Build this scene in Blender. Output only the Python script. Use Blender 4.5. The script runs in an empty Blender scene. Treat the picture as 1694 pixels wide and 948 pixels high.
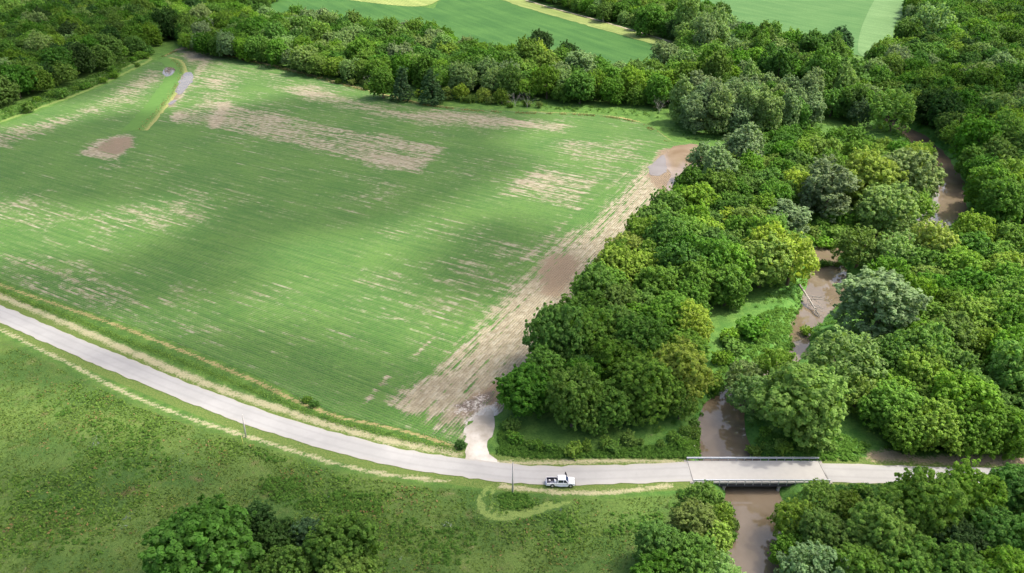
import bpy, math, random
import numpy as np
from mathutils import Vector, Matrix

R_ = math.radians
random.seed(7)
rng = np.random.default_rng(11)
SC = bpy.context.scene
COL = SC.collection

# ------------------------------------------------------------------ camera, light, exposure
CAM_H, PITCH, LENS = 113.0, R_(28.1), 28.0
F_PX = 1694 * LENS / 36.0
cam_d = bpy.data.cameras.new('camera')
cam = bpy.data.objects.new('camera', cam_d)
COL.objects.link(cam)
cam_d.lens, cam_d.sensor_width = LENS, 36.0
cam_d.clip_start, cam_d.clip_end = 1.0, 12000.0
cam.location = (0, 0, CAM_H)
cam.rotation_euler = (math.pi / 2 - PITCH, 0, 0)
SC.camera = cam

SUN_EL, SUN_AZ = R_(58), R_(80)          # azimuth measured from +Y towards +X
SUN_DIR = Vector((math.sin(SUN_AZ) * math.cos(SUN_EL), math.cos(SUN_AZ) * math.cos(SUN_EL), math.sin(SUN_EL)))
world = bpy.data.worlds.new("World")
SC.world = world
world.use_nodes = True
wn = world.node_tree
bg = wn.nodes['Background']
sky = wn.nodes.new('ShaderNodeTexSky')
sky.sky_type = 'NISHITA'
sky.sun_disc = False
sky.sun_elevation = SUN_EL
sky.sun_rotation = SUN_AZ
sky.air_density, sky.dust_density, sky.ozone_density = 1.0, 5.0, .4
wn.links.new(sky.outputs[0], bg.inputs[0])
bg.inputs[1].default_value = 0.15
sun_d = bpy.data.lights.new('sun', 'SUN')
sun_d.energy, sun_d.angle, sun_d.color = 2.6, R_(1.6), (1.0, 0.95, 0.86)
sun = bpy.data.objects.new('sun', sun_d)
COL.objects.link(sun)
sun.location = SUN_DIR * 300
sun.rotation_euler = SUN_DIR.to_track_quat('Z', 'Y').to_euler()

SC.view_settings.view_transform = 'Standard'
SC.view_settings.look = 'None'
SC.view_settings.exposure = 1.04
SC.view_settings.gamma = 1.0
SC.view_settings.use_curve_mapping = False
SC.cycles.max_bounces = 10
SC.cycles.diffuse_bounces = 5
SC.cycles.glossy_bounces = 2
SC.cycles.transmission_bounces = 6
SC.cycles.transparent_max_bounces = 8
SC.cycles.volume_bounces = 0
SC.cycles.use_denoising = True
SC.cycles.use_adaptive_sampling = False

# ------------------------------------------------------------------ helpers
SP, CP = math.sin(PITCH), math.cos(PITCH)


def at(px, py, z=0.0):
    """The point of the level plane z that lies on the line of sight of photo pixel (px, py)."""
    u, v = (px - 847) / F_PX, (474 - py) / F_PX
    d = Vector((u, CP + v * SP, -SP + v * CP))
    t = (z - CAM_H) / d.z
    return Vector((d.x * t, d.y * t, z))


def pts2(pxs, z=0.0):
    return np.array([at(x, y, z)[:2] for x, y in pxs])


def depth_of(p):
    return p[1] * CP + (CAM_H - p[2]) * SP


def smooth_line(P, step=2.0):
    """Catmull-Rom through P (n,2 or n,3), resampled about every step metres."""
    P = np.asarray(P, float)
    Q = np.vstack([2 * P[0] - P[1], P, 2 * P[-1] - P[-2]])
    out = []
    for i in range(1, len(Q) - 2):
        a, b, c, d = Q[i - 1:i + 3]
        n = max(2, int(np.linalg.norm(c - b) / step))
        for k in range(n):
            t = k / n
            out.append(.5 * ((2 * b) + (c - a) * t + (2 * a - 5 * b + 4 * c - d) * t * t + (3 * b - a - 3 * c + d) * t ** 3))
    out.append(P[-1])
    return np.array(out)


def dist_line(X, L, W=None):
    """Distance of points X (n,2) to polyline L (m,2); with W (m) also the width interpolated at the closest point."""
    best = np.full(len(X), 1e9)
    wid = np.zeros(len(X))
    for i in range(len(L) - 1):
        a, b = L[i], L[i + 1]
        ab = b - a
        t = np.clip(((X - a) @ ab) / max(ab @ ab, 1e-9), 0, 1)
        d = np.hypot(X[:, 0] - a[0] - t * ab[0], X[:, 1] - a[1] - t * ab[1])
        m = d < best
        best[m] = d[m]
        if W is not None:
            wid[m] = (W[i] + t * (W[i + 1] - W[i]))[m]
    return (best, wid) if W is not None else best


def inside(X, P):
    r = np.zeros(len(X), bool)
    n = len(P)
    for i in range(n):
        (x1, y1), (x2, y2) = P[i], P[(i + 1) % n]
        if y1 == y2:
            continue
        c = ((y1 > X[:, 1]) != (y2 > X[:, 1])) & (X[:, 0] < (x2 - x1) * (X[:, 1] - y1) / (y2 - y1) + x1)
        r ^= c
    return r


def sdf(X, P):
    """Signed distance, positive inside polygon P."""
    d = dist_line(X, np.vstack([P, P[:1]]))
    return np.where(inside(X, P), d, -d)


_perm = np.random.default_rng(3).random((256, 256))


def vnoise(X, s):
    """Smooth value noise 0..1 of feature size s metres."""
    q = X / s
    i = np.floor(q).astype(int)
    f = q - i
    f = f * f * (3 - 2 * f)
    g = lambda a, b: _perm[(i[:, 0] + a) % 256, (i[:, 1] + b) % 256]
    return (g(0, 0) * (1 - f[:, 0]) + g(1, 0) * f[:, 0]) * (1 - f[:, 1]) + (g(0, 1) * (1 - f[:, 0]) + g(1, 1) * f[:, 0]) * f[:, 1]


def mesh_np(name, V, F, mat=None, smooth=False):
    """Mesh from arrays: V (n,3), F (m,k)."""
    V = np.asarray(V, np.float32)
    F = np.asarray(F, np.int32)
    me = bpy.data.meshes.new(name)
    k = F.shape[1]
    me.vertices.add(len(V))
    me.vertices.foreach_set('co', V.ravel())
    me.loops.add(F.size)
    me.loops.foreach_set('vertex_index', F.ravel())
    me.polygons.add(len(F))
    me.polygons.foreach_set('loop_start', np.arange(0, F.size, k, dtype=np.int32))
    me.polygons.foreach_set('loop_total', np.full(len(F), k, np.int32))
    if smooth:
        me.polygons.foreach_set('use_smooth', np.ones(len(F), bool))
    me.update(calc_edges=True)
    if mat:
        me.materials.append(mat)
    return me


def vattr(me, name, vals, typ='FLOAT_COLOR', dom='POINT'):
    a = me.attributes.new(name, typ, dom)
    vals = np.asarray(vals, np.float32)
    a.data.foreach_set('color' if typ == 'FLOAT_COLOR' else 'value', vals.ravel())


def link(name, me, parent=None):
    o = bpy.data.objects.new(name, me)
    COL.objects.link(o)
    if parent:
        o.parent = parent
    return o


def tag(o, label=None, cat=None, group=None, kind=None):
    for k, v in (('label', label), ('category', cat), ('group', group), ('kind', kind)):
        if v:
            o[k] = v
    return o


def thing(name, label, cat, loc=(0, 0, 0), rotz=0.0, group=None):
    o = bpy.data.objects.new(name, None)
    COL.objects.link(o)
    o.location = loc
    o.rotation_euler = (0, 0, rotz)
    o.empty_display_size = 0.3
    return tag(o, label, cat, group)


class MB:
    """Collects boxes, prisms and tubes that become ONE mesh object."""

    def __init__(s):
        s.v, s.f = [], []

    def add(s, V, F):
        b = len(s.v)
        s.v += [tuple(p) for p in V]
        s.f += [tuple(b + i for i in f) for f in F]

    def box(s, c, d, rz=0.0, bev=0.0):
        x, y, z = (q / 2 for q in d)
        V = [Vector((i * x, j * y, k * z)) for k in (-1, 1) for j in (-1, 1) for i in (-1, 1)]
        M = Matrix.Rotation(rz, 3, 'Z')
        s.add([M @ p + Vector(c) for p in V], [(0, 2, 3, 1), (4, 5, 7, 6), (0, 1, 5, 4), (2, 6, 7, 3), (0, 4, 6, 2), (1, 3, 7, 5)])

    def tube(s, P, r, n=7, cap=True):
        P = [Vector(p) for p in P]
        r = r if hasattr(r, '__len__') else [r] * len(P)
        rings = []
        for i, p in enumerate(P):
            t = (P[min(i + 1, len(P) - 1)] - P[max(i - 1, 0)]).normalized()
            a = t.orthogonal().normalized() if abs(t.z) < .9 else t.cross(Vector((0, 1, 0))).normalized()
            b = t.cross(a)
            rings.append([p + (a * math.cos(2 * math.pi * k / n) + b * math.sin(2 * math.pi * k / n)) * r[i] for k in range(n)])
        V = [q for g in rings for q in g]
        F = [(i * n + k, i * n + (k + 1) % n, (i + 1) * n + (k + 1) % n, (i + 1) * n + k) for i in range(len(P) - 1) for k in range(n)]
        if cap:
            F += [tuple(range(n - 1, -1, -1)), tuple((len(P) - 1) * n + k for k in range(n))]
        s.add(V, F)

    def prism(s, prof, y0, y1):
        """Side profile [(x, z)] extruded from y0 to y1."""
        n = len(prof)
        V = [(x, y0, z) for x, z in prof] + [(x, y1, z) for x, z in prof]
        F = [tuple(range(n)), tuple(range(2 * n - 1, n - 1, -1))] + [(i, n + i, n + (i + 1) % n, (i + 1) % n) for i in range(n)]
        s.add(V, F)

    def build(s, name, mat, parent=None, smooth=False, bevel=0.0):
        me = bpy.data.meshes.new(name)
        me.from_pydata(s.v, [], s.f)
        me.materials.append(mat)
        if bevel:
            import bmesh
            bm = bmesh.new()
            bm.from_mesh(me)
            bmesh.ops.recalc_face_normals(bm, faces=bm.faces)
            ed = [e for e in bm.edges if e.is_manifold and e.calc_face_angle(0) > .5]
            bmesh.ops.bevel(bm, geom=ed, offset=bevel, segments=2, affect='EDGES', clamp_overlap=True)
            bm.to_mesh(me)
            bm.free()
        if smooth:
            me.polygons.foreach_set('use_smooth', [True] * len(me.polygons))
        return link(name, me, parent)


# ------------------------------------------------------------------ node helpers
class NT:
    def __init__(s, name):
        s.mat = bpy.data.materials.new(name)
        s.mat.use_nodes = True
        s.t = s.mat.node_tree
        s.t.nodes.clear()
        s.out = s.t.nodes.new('ShaderNodeOutputMaterial')

    def n(s, typ, **kw):
        x = s.t.nodes.new(typ)
        for k, v in kw.items():
            setattr(x, k, v)
        return x

    def set(s, sock, v):
        if isinstance(v, bpy.types.NodeSocket):
            s.t.links.new(v, sock)
        elif v is not None:
            sock.default_value = v

    def m(s, op, a, b=None, c=None, clamp=False):
        x = s.n('ShaderNodeMath', operation=op, use_clamp=clamp)
        for i, v in enumerate((a, b, c)):
            s.set(x.inputs[i], v)
        return x.outputs[0]

    def vm(s, op, a, b=None):
        x = s.n('ShaderNodeVectorMath', operation=op)
        s.set(x.inputs[0], a)
        if b is not None:
            s.set(x.inputs[1], b)
        return x.outputs['Value'] if op in ('DOT_PRODUCT', 'LENGTH') else x.outputs[0]

    def xyz(s, x, y, z=0.0):
        c = s.n('ShaderNodeCombineXYZ')
        for i, v in enumerate((x, y, z)):
            s.set(c.inputs[i], v)
        return c.outputs[0]

    def pos(s):
        return s.n('ShaderNodeNewGeometry').outputs['Position']

    def opos(s):
        return s.n('ShaderNodeTexCoord').outputs['Object']

    def noise(s, vec, scale, detail=3.0, rough=.55, dist=0.0):
        x = s.n('ShaderNodeTexNoise')
        s.set(x.inputs['Vector'], vec)
        x.inputs['Scale'].default_value = scale
        x.inputs['Detail'].default_value = detail
        x.inputs['Roughness'].default_value = rough
        x.inputs['Distortion'].default_value = dist
        return x.outputs[0]

    def step(s, v, a, b):
        x = s.n('ShaderNodeMapRange', interpolation_type='SMOOTHSTEP')
        s.set(x.inputs['Value'], v)
        s.set(x.inputs['From Min'], a)
        s.set(x.inputs['From Max'], b)
        return x.outputs[0]

    def mix(s, f, a, b, blend='MIX'):
        x = s.n('ShaderNodeMix', data_type='RGBA', blend_type=blend)
        s.set(x.inputs[0], f)
        for i, v in ((6, a), (7, b)):
            s.set(x.inputs[i], (*v, 1) if isinstance(v, tuple) and len(v) == 3 else v)
        return x.outputs[2]

    def attr(s, name, typ='GEOMETRY'):
        a = s.n('ShaderNodeAttribute', attribute_name=name, attribute_type=typ)
        return a

    def sep(s, c):
        x = s.n('ShaderNodeSeparateColor')
        s.set(x.inputs[0], c)
        return x.outputs

    def principled(s, col, rough=.8, spec=.3, metal=0.0, bump=None, strength=.3, dist=.1):
        p = s.n('ShaderNodeBsdfPrincipled')
        s.set(p.inputs['Base Color'], (*col, 1) if isinstance(col, tuple) and len(col) == 3 else col)
        s.set(p.inputs['Roughness'], rough)
        p.inputs['Specular IOR Level'].default_value = spec
        p.inputs['Metallic'].default_value = metal
        if bump is not None:
            b = s.n('ShaderNodeBump')
            b.inputs['Strength'].default_value = strength
            b.inputs['Distance'].default_value = dist
            s.set(b.inputs['Height'], bump)
            s.t.links.new(b.outputs[0], p.inputs['Normal'])
        s.t.links.new(p.outputs[0], s.out.inputs[0])
        return s.mat


def plain(name, col, rough=.5, spec=.4, metal=0.0, var=.12, scale=3.0):
    t = NT(name)
    nz = t.noise(t.opos(), scale, 4)
    c = t.mix(nz, tuple(q * (1 - var) for q in col), tuple(min(q * (1 + var), 1) for q in col))
    return t.principled(c, rough, spec, metal)


# ------------------------------------------------------------------ layout lines (photo pixels turned into ground points)
WATER_Z = -2.6
CREEK_PX = [(1256, 1010, 5.5), (1254, 948, 5.3), (1248, 880, 5.2), (1246, 820, 5.2), (1238, 790, 5.4), (1205, 750, 5.8), (1197, 705, 4.6), (1213, 655, 2.6), (1262, 620, 1.6),
            (1318, 588, 1.3), (1326, 552, 1.5), (1345, 520, 3.2), (1362, 490, 5.2), (1370, 458, 5.2), (1362, 425, 4.0), (1385, 410, 3.8), (1440, 400, 3.6), (1505, 383, 4.2),
            (1566, 350, 5.2), (1570, 315, 5.0), (1556, 270, 4.6), (1525, 236, 4.4), (1480, 205, 4.2), (1435, 180, 4.0), (1370, 150, 4.0), (1300, 120, 4.0)]
_c3 = np.array([[*at(x, y, WATER_Z)[:2], w] for x, y, w in CREEK_PX])
CREEK = smooth_line(_c3, 3.0)
CREEK_L, CREEK_W = CREEK[:, :2], CREEK[:, 2]

ROAD_PX = [(-260, 412), (-120, 469), (0, 519), (100, 562), (215, 610.5), (320, 653), (430, 693.5), (530, 725), (636, 752), (700, 764.5), (770, 774), (850, 784), (930, 787), (1010, 785.5), (1100, 782), (1141, 780.5)]
ROAD_R_PX = [(1364, 781.5), (1430, 784), (1500, 786), (1560, 788), (1650, 789), (1800, 790), (2100, 792)]
ROAD_L = smooth_line(pts2(ROAD_PX), 1.5)
ROAD_R = smooth_line(pts2(ROAD_R_PX), 1.5)

FIELD_PX = [(-420, 330), (-200, 262), (-60, 226), (0, 207), (60, 186), (110, 167), (160, 147), (205, 126), (232, 112), (250, 104), (270, 96), (284, 86), (305, 82), (330, 83), (365, 90), (400, 100), (450, 112), (500, 123), (560, 138), (610, 150), (660, 163), (720, 174),
            (800, 181), (900, 186), (985, 189), (1040, 198), (1075, 208), (1110, 232), (1150, 238), (1172, 252), (1150, 290), (1110, 330), (1040, 395), (985, 450), (955, 500), (945, 540), (900, 590),
            (850, 640), (832, 680), (812, 690), (774, 700), (772, 738), (740, 732), (690, 716), (640, 704), (590, 692), (545, 680), (500, 660), (465, 642), (430, 625), (370, 600), (300, 571), (200, 533), (100, 500), (40, 478), (0, 462), (-120, 412), (-300, 345)]
FIELD = smooth_line(pts2(FIELD_PX), 1.2)

# ------------------------------------------------------------------ clouds overhead (small cumulus; their shadows fall on the land)


def cloud(px, py, rx, ry, th, tau, alt=750.0):
    c = at(px, py) + SUN_DIR * (alt / SUN_DIR.z)
    g = np.random.default_rng(int(px * 7 + py))
    n, m = 28, 15
    V = []
    ph0 = g.uniform(0, 6, 8)
    for j in range(m):
        for i in range(n):
            th_, ph = 2 * math.pi * i / n, math.pi * (j + .5) / m
            k = 1 + .13 * math.sin(3 * th_ + ph0[0]) + .09 * math.sin(5 * th_ + 2 * ph + ph0[1]) + .06 * math.sin(8 * th_ - 3 * ph + ph0[2])
            V.append((rx * k * math.cos(th_) * math.sin(ph), ry * k * math.sin(th_) * math.sin(ph), th * k * math.cos(ph) * (1.0 if ph < 1.57 else .55)))
    F = [(j * n + i, j * n + (i + 1) % n, (j + 1) * n + (i + 1) % n, (j + 1) * n + i) for j in range(m - 1) for i in range(n)]
    V += [(0, 0, th), (0, 0, -th * .55)]
    F += [(n * m, (i + 1) % n, i) for i in range(n)] + [(n * m + 1, (m - 1) * n + i, (m - 1) * n + (i + 1) % n) for i in range(n)]
    me = bpy.data.meshes.new('cloud')
    me.from_pydata(V, [], F)
    t = NT('cloud_vapour')
    pv = t.n('ShaderNodeVolumePrincipled')
    pv.inputs['Color'].default_value = (.98, .98, .98, 1)
    pv.inputs['Density'].default_value = tau / (1.55 * th)
    pv.inputs['Anisotropy'].default_value = .3
    t.t.links.new(pv.outputs[0], t.out.inputs['Volume'])
    me.materials.append(t.mat)
    o = link('cloud', me)
    o.location = c
    return tag(o, kind='structure')


for _c in [(432, 362, 25, 24, 24, .58), (330, 420, 22, 18, 22, .45), (140, 478, 52, 20, 24, .48), (330, 590, 44, 16, 24, .42), (560, 235, 95, 90, 24, .13), (850, 430, 30, 30, 22, .15), (130, 255, 70, 60, 22, .12), (640, 640, 36, 14, 22, .15), (60, 100, 110, 130, 30, .32), (200, 860, 60, 26, 24, .25), (640, 930, 50, 20, 22, .2),
           (1000, 660, 34, 30, 22, .5), (1650, 220, 60, 80, 26, .32), (1520, 910, 36, 20, 20, .2), (330, 880, 40, 16, 20, .3)]:
    cloud(*_c)

# ------------------------------------------------------------------ ground materials


def ground_material():
    t = NT('grassland')
    p = t.pos()
    a = t.sep(t.attr('zone_a').outputs['Color'])
    al = t.attr('zone_a').outputs['Alpha']
    b = t.sep(t.attr('zone_b').outputs['Color'])
    bl = t.attr('zone_b').outputs['Alpha']
    n_big = t.noise(p, .045, 4, .6)
    n_mid = t.noise(p, .28, 5, .62, .4)
    n_fine = t.noise(p, 1.9, 4, .65)
    n_vf = t.noise(p, 6.0, 2, .6)
    grass = t.mix(t.step(n_mid, .35, .68), (.062, .138, .026), (.115, .215, .040))
    grass = t.mix(t.m('MULTIPLY', t.step(n_fine, .45, .75), .6), grass, (.020, .055, .012))
    # rough meadow south of the road: yellower, with reddish-brown stems and bluish weed patches
    mead = t.mix(t.step(n_big, .38, .62), (.058, .118, .024), (.108, .170, .037))
    mead = t.mix(t.m('MULTIPLY', t.step(n_mid, .52, .72), .6), mead, (.130, .150, .045))
    mead = t.mix(t.m('MULTIPLY', t.step(t.noise(p, .16, 4, .6), .60, .74), .6), mead, (.150, .105, .055))
    mead = t.mix(t.m('MULTIPLY', t.step(n_fine, .48, .78), .65), mead, (.018, .050, .012))
    grass = t.mix(b[1], grass, mead)
    # lush creek-bank grass
    lush = t.mix(t.step(n_mid, .3, .7), (.060, .170, .030), (.125, .250, .050))
    lush = t.mix(t.m('MULTIPLY', t.step(n_fine, .5, .75), .5), lush, (.030, .090, .018))
    grass = t.mix(b[2], grass, lush)
    # mown shoulder beside the road
    mown = t.mix(t.step(n_fine, .3, .7), (.085, .150, .030), (.150, .190, .050))
    grass = t.mix(t.step(bl, .35, .65), grass, mown)
    edge = t.m('ADD', t.m('MULTIPLY', t.m('SUBTRACT', n_fine, .5), 1.5), t.m('MULTIPLY', t.m('SUBTRACT', n_mid, .5), 1.3))
    hay = t.mix(n_vf, (.27, .26, .13), (.44, .40, .25))
    grass = t.mix(t.step(t.m('ADD', a[0], t.m('MULTIPLY', edge, 1.2)), .30, 1.0), grass, hay)
    dry = t.mix(n_fine, (.17, .19, .055), (.42, .32, .16))
    grass = t.mix(t.step(t.m('ADD', a[1], edge), .38, .75), grass, dry)
    loop = t.mix(n_vf, (.125, .20, .045), (.21, .27, .075))
    grass = t.mix(t.step(t.m('ADD', al, edge), .40, .8), grass, loop)
    soil = t.mix(n_fine, (.22, .17, .10), (.36, .29, .19))
    grass = t.mix(t.step(t.m('ADD', b[0], edge), .35, .85), grass, soil)
    mud = t.mix(n_fine, (.20, .15, .10), (.34, .28, .20))
    grass = t.mix(t.step(t.m('ADD', a[2], t.m('MULTIPLY', edge, .7)), .40, .7), grass, mud)
    h = t.m('ADD', t.m('MULTIPLY', n_fine, .7), t.m('MULTIPLY', n_vf, .3))
    return t.principled(grass, .9, .15, 0, h, .7, .5)


ROW_DIR = None


def field_material(d_main, d_head):
    t = NT('crop_rows')
    p = t.pos()
    a = t.sep(t.attr('cover').outputs['Color'])
    wet_s = t.attr('cover').outputs['Alpha']
    sub = lambda x, k, c=.5: t.m('MULTIPLY', t.m('SUBTRACT', x, c), k)

    def rows(d, k):
        u = t.vm('DOT_PRODUCT', p, (d[0], d[1], 0))
        v = t.m('MULTIPLY', t.vm('DOT_PRODUCT', p, (-d[1], d[0], 0)), 1 / .76)
        r = t.m('FLOOR', v)
        gap = t.m('MULTIPLY', t.m('ABSOLUTE', t.m('SUBTRACT', t.m('SUBTRACT', v, r), .5)), 2.0)
        s1 = t.noise(t.xyz(t.m('MULTIPLY', u, .045), t.m('MULTIPLY', r, .55), k), 1.0, 4, .6)
        s2 = t.noise(t.xyz(t.m('MULTIPLY', u, .30), t.m('MULTIPLY', r, .93), k + 9), 1.0, 3, .6)
        ps = t.noise(t.xyz(t.m('MULTIPLY', u, .012), t.m('MULTIPLY', t.m('FLOOR', t.m('MULTIPLY', v, 1 / 12)), 5.3), k + 3), 1.0, 3, .6)
        s3 = t.noise(t.xyz(t.m('MULTIPLY', u, .022), t.m('MULTIPLY', r, .80), k + 21), 1.0, 4, .66)
        return s1, s2, gap, ps, s3
    A, B = rows(d_main, 0), rows(d_head, 40)
    inv = t.m('SUBTRACT', 1.0, a[2])
    s1, s2, gap, ps, s3 = [t.m('ADD', t.m('MULTIPLY', x, inv), t.m('MULTIPLY', y, a[2])) for x, y in zip(A, B)]
    n_patch = t.noise(p, .035, 4, .6)
    n_mid = t.noise(p, .35, 4, .6)
    n_fine = t.noise(p, 1.7, 5, .72)
    s = t.m('ADD', a[0], sub(s1, 1.9))
    for term in (sub(s2, .80), sub(ps, .55), sub(n_mid, .60), sub(n_fine, .85), sub(gap, .16)):
        s = t.m('ADD', s, term)
    soilness = t.m('MULTIPLY', t.step(s, .38, .74), t.m('MINIMUM', 1.0, t.m('ADD', .50, t.m('MULTIPLY', a[0], .85))))
    crop = t.mix(t.step(n_patch, .35, .65), (.066, .162, .030), (.096, .200, .038))
    crop = t.mix(t.m('MULTIPLY', t.step(s1, .42, .62), .5), crop, (.120, .205, .056))
    n_cl = t.noise(p, .75, 4, .68)
    tone = t.m('ADD', t.m('ADD', .5, sub(s3, 2.2)), t.m('ADD', sub(n_cl, 1.5), sub(n_mid, .5)))
    crop = t.mix(t.m('MULTIPLY', t.step(tone, .62, .15), .52), crop, (.038, .110, .023))
    crop = t.mix(t.m('MULTIPLY', t.step(tone, .60, 1.05), .45), crop, (.160, .245, .075))
    crop = t.mix(t.m('MULTIPLY', t.step(t.m('ADD', n_fine, sub(gap, .22)), .42, .70), .55), crop, (.026, .080, .017))  # shade between plants and in row gaps, painted dark into the crop colour
    crop = t.mix(t.m('MULTIPLY', t.step(t.m('ADD', gap, sub(n_fine, 1.2)), .62, 1.05), .38), crop, (.205, .180, .105))
    soil = t.mix(t.step(n_mid, .3, .7), (.236, .202, .130), (.335, .296, .198))
    soil = t.mix(t.m('MULTIPLY', t.step(t.m('ADD', n_fine, sub(gap, -.20)), .45, .72), .55), soil, (.150, .122, .084))
    soil = t.mix(t.m('MULTIPLY', t.step(s2, .48, .64), .6), soil, (.395, .365, .268))
    mud = t.mix(n_mid, (.180, .130, .080), (.250, .190, .122))
    w = t.step(t.m('ADD', a[1], t.m('ADD', sub(n_mid, .9), sub(s1, .5))), .4, .75)
    soil = t.mix(w, soil, mud)
    dark = t.mix(n_mid, (.105, .080, .060), (.150, .115, .086))
    soil = t.mix(t.step(t.m('ADD', wet_s, sub(n_mid, .5)), .4, .8), soil, dark)
    c = t.mix(soilness, crop, soil)
    gv = t.attr('gravel').outputs['Fac']
    c = t.mix(t.step(t.m('ADD', gv, t.m('ADD', sub(n_fine, 1.2), sub(n_mid, .9))), .45, .75), c, t.mix(n_fine, (.36, .33, .28), (.56, .52, .46)))
    h = t.m('SUBTRACT', t.m('ADD', n_fine, t.m('MULTIPLY', gap, -.5)), t.m('MULTIPLY', soilness, .6))
    rough = t.m('SUBTRACT', .9, t.m('MULTIPLY', w, .3))
    return t.principled(c, rough, .2, 0, h, .8, .4)


def simple_field_material(name, c1, c2, d, sp, scale=.03):
    t = NT(name)
    p = t.pos()
    v = t.vm('DOT_PRODUCT', p, (-d[1], d[0], 0))
    u = t.vm('DOT_PRODUCT', p, (d[0], d[1], 0))
    st = t.noise(t.xyz(t.m('MULTIPLY', u, .012), t.m('MULTIPLY', v, .16)), 1.0, 4, .6)
    nb = t.noise(p, scale, 4, .6)
    nf = t.noise(p, .9, 3, .6)
    ln = t.m('SINE', t.m('MULTIPLY', v, 2 * math.pi / sp))
    f = t.m('ADD', t.m('MULTIPLY', st, .8), t.m('MULTIPLY', nb, .5))
    c = t.mix(t.step(f, .42, .9), c1, c2)
    c = t.mix(t.m('MULTIPLY', t.step(t.m('ADD', nf, t.m('MULTIPLY', ln, .22)), .42, .75), .6), c, tuple(q * .45 for q in c1))
    return t.principled(c, .9, .15)


def road_material(name, c1, c2, worn=True):
    t = NT(name)
    p = t.pos()
    n1 = t.noise(p, .12, 5, .6)
    n2 = t.noise(p, 1.4, 4, .65)
    n3 = t.noise(p, 9.0, 2, .6)
    c = t.mix(t.step(n1, .3, .7), c1, c2)
    c = t.mix(t.m('MULTIPLY', t.step(n2, .5, .8), .25), c, tuple(q * .72 for q in c1))
    if worn:
        e = t.m('ABSOLUTE', t.attr('edge').outputs['Fac'])
        ed = t.m('ADD', e, t.m('MULTIPLY', t.m('SUBTRACT', n2, .5), .6))
        c = t.mix(t.m('MULTIPLY', t.step(ed, .70, 1.05), .8), c, (.38, .355, .30))
        # two faint wheel tracks
        tr = t.m('ABSOLUTE', t.m('SUBTRACT', t.m('ABSOLUTE', e), .42))
        c = t.mix(t.m('MULTIPLY', t.step(t.m('ADD', tr, t.m('MULTIPLY', n1, .2)), .30, .08), .34), c, tuple(q * .8 for q in c1))
    c = t.mix(t.m('MULTIPLY', n3, .15), c, tuple(q * .6 for q in c1))
    return t.principled(c, .85, .25, 0, n3, .2, .05)


def water_material(name, c1, c2, rough=.07, bump=.05):
    t = NT(name)
    p = t.pos()
    n1 = t.noise(p, .06, 4, .6, .8)
    n2 = t.noise(p, .35, 3, .5)
    n3 = t.noise(p, 1.6, 3, .5)
    c = t.mix(t.step(n1, .35, .65), c1, c2)
    h = t.m('ADD', t.m('MULTIPLY', n2, .6), t.m('MULTIPLY', n3, .4))
    return t.principled(c, rough, .5, 0, h, bump, .25)


# ------------------------------------------------------------------ ground sheet


def axis(bands, far_lo, far_hi, g=1.12):
    """Grid lines: bands [(start, step), ..., (end, 0)], then ever wider steps out to far_lo and far_hi."""
    core = []
    for (p, st), (q, _) in zip(bands, bands[1:]):
        core += list(np.linspace(p, q, max(1, round((q - p) / st)), endpoint=False))
    core.append(bands[-1][0])
    s, x, left = bands[0][1], core[0], []
    while x > far_lo:
        s *= g
        x -= s
        left.append(x)
    s, x, right = bands[-2][1], core[-1], []
    while x < far_hi:
        s *= g
        x += s
        right.append(x)
    return np.array(left[::-1] + core + right)


def grid(xs, ys):
    X, Y = np.meshgrid(xs, ys)
    P = np.stack([X.ravel(), Y.ravel()], 1)
    nx = len(xs)
    j, i = np.meshgrid(np.arange(len(ys) - 1), np.arange(nx - 1), indexing='ij')
    a = (j * nx + i).ravel()
    return P, np.stack([a, a + 1, a + nx + 1, a + nx], 1)


def stripe(X, px, hw, smooth=True):
    L = smooth_line(pts2(px), 4.0)
    d = np.full(len(X), 1e3)
    lo, hi = L.min(0) - 15, L.max(0) + 15
    m = ((X >= lo) & (X <= hi)).all(1)
    d[m] = dist_line(X[m], L)
    return np.clip(1.25 - .75 * d / hw, 0, 1)


def blob(X, px, soft):
    P = pts2(px)
    lo, hi = P.min(0) - soft - 2, P.max(0) + soft + 2
    m = ((X >= lo) & (X <= hi)).all(1)
    r = np.zeros(len(X))
    if m.any():
        r[m] = np.clip(.5 + sdf(X[m], P) / (2 * soft), 0, 1)
    return r


def creek_bank(X):
    """Distance beyond the water's edge (negative in the water)."""
    d = np.full(len(X), 1e3)
    lo, hi = CREEK_L.min(0) - 30, CREEK_L.max(0) + 30
    m = ((X >= lo) & (X <= hi)).all(1)
    dd, w = dist_line(X[m], CREEK_L, CREEK_W)
    d[m] = dd - w
    return d


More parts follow.
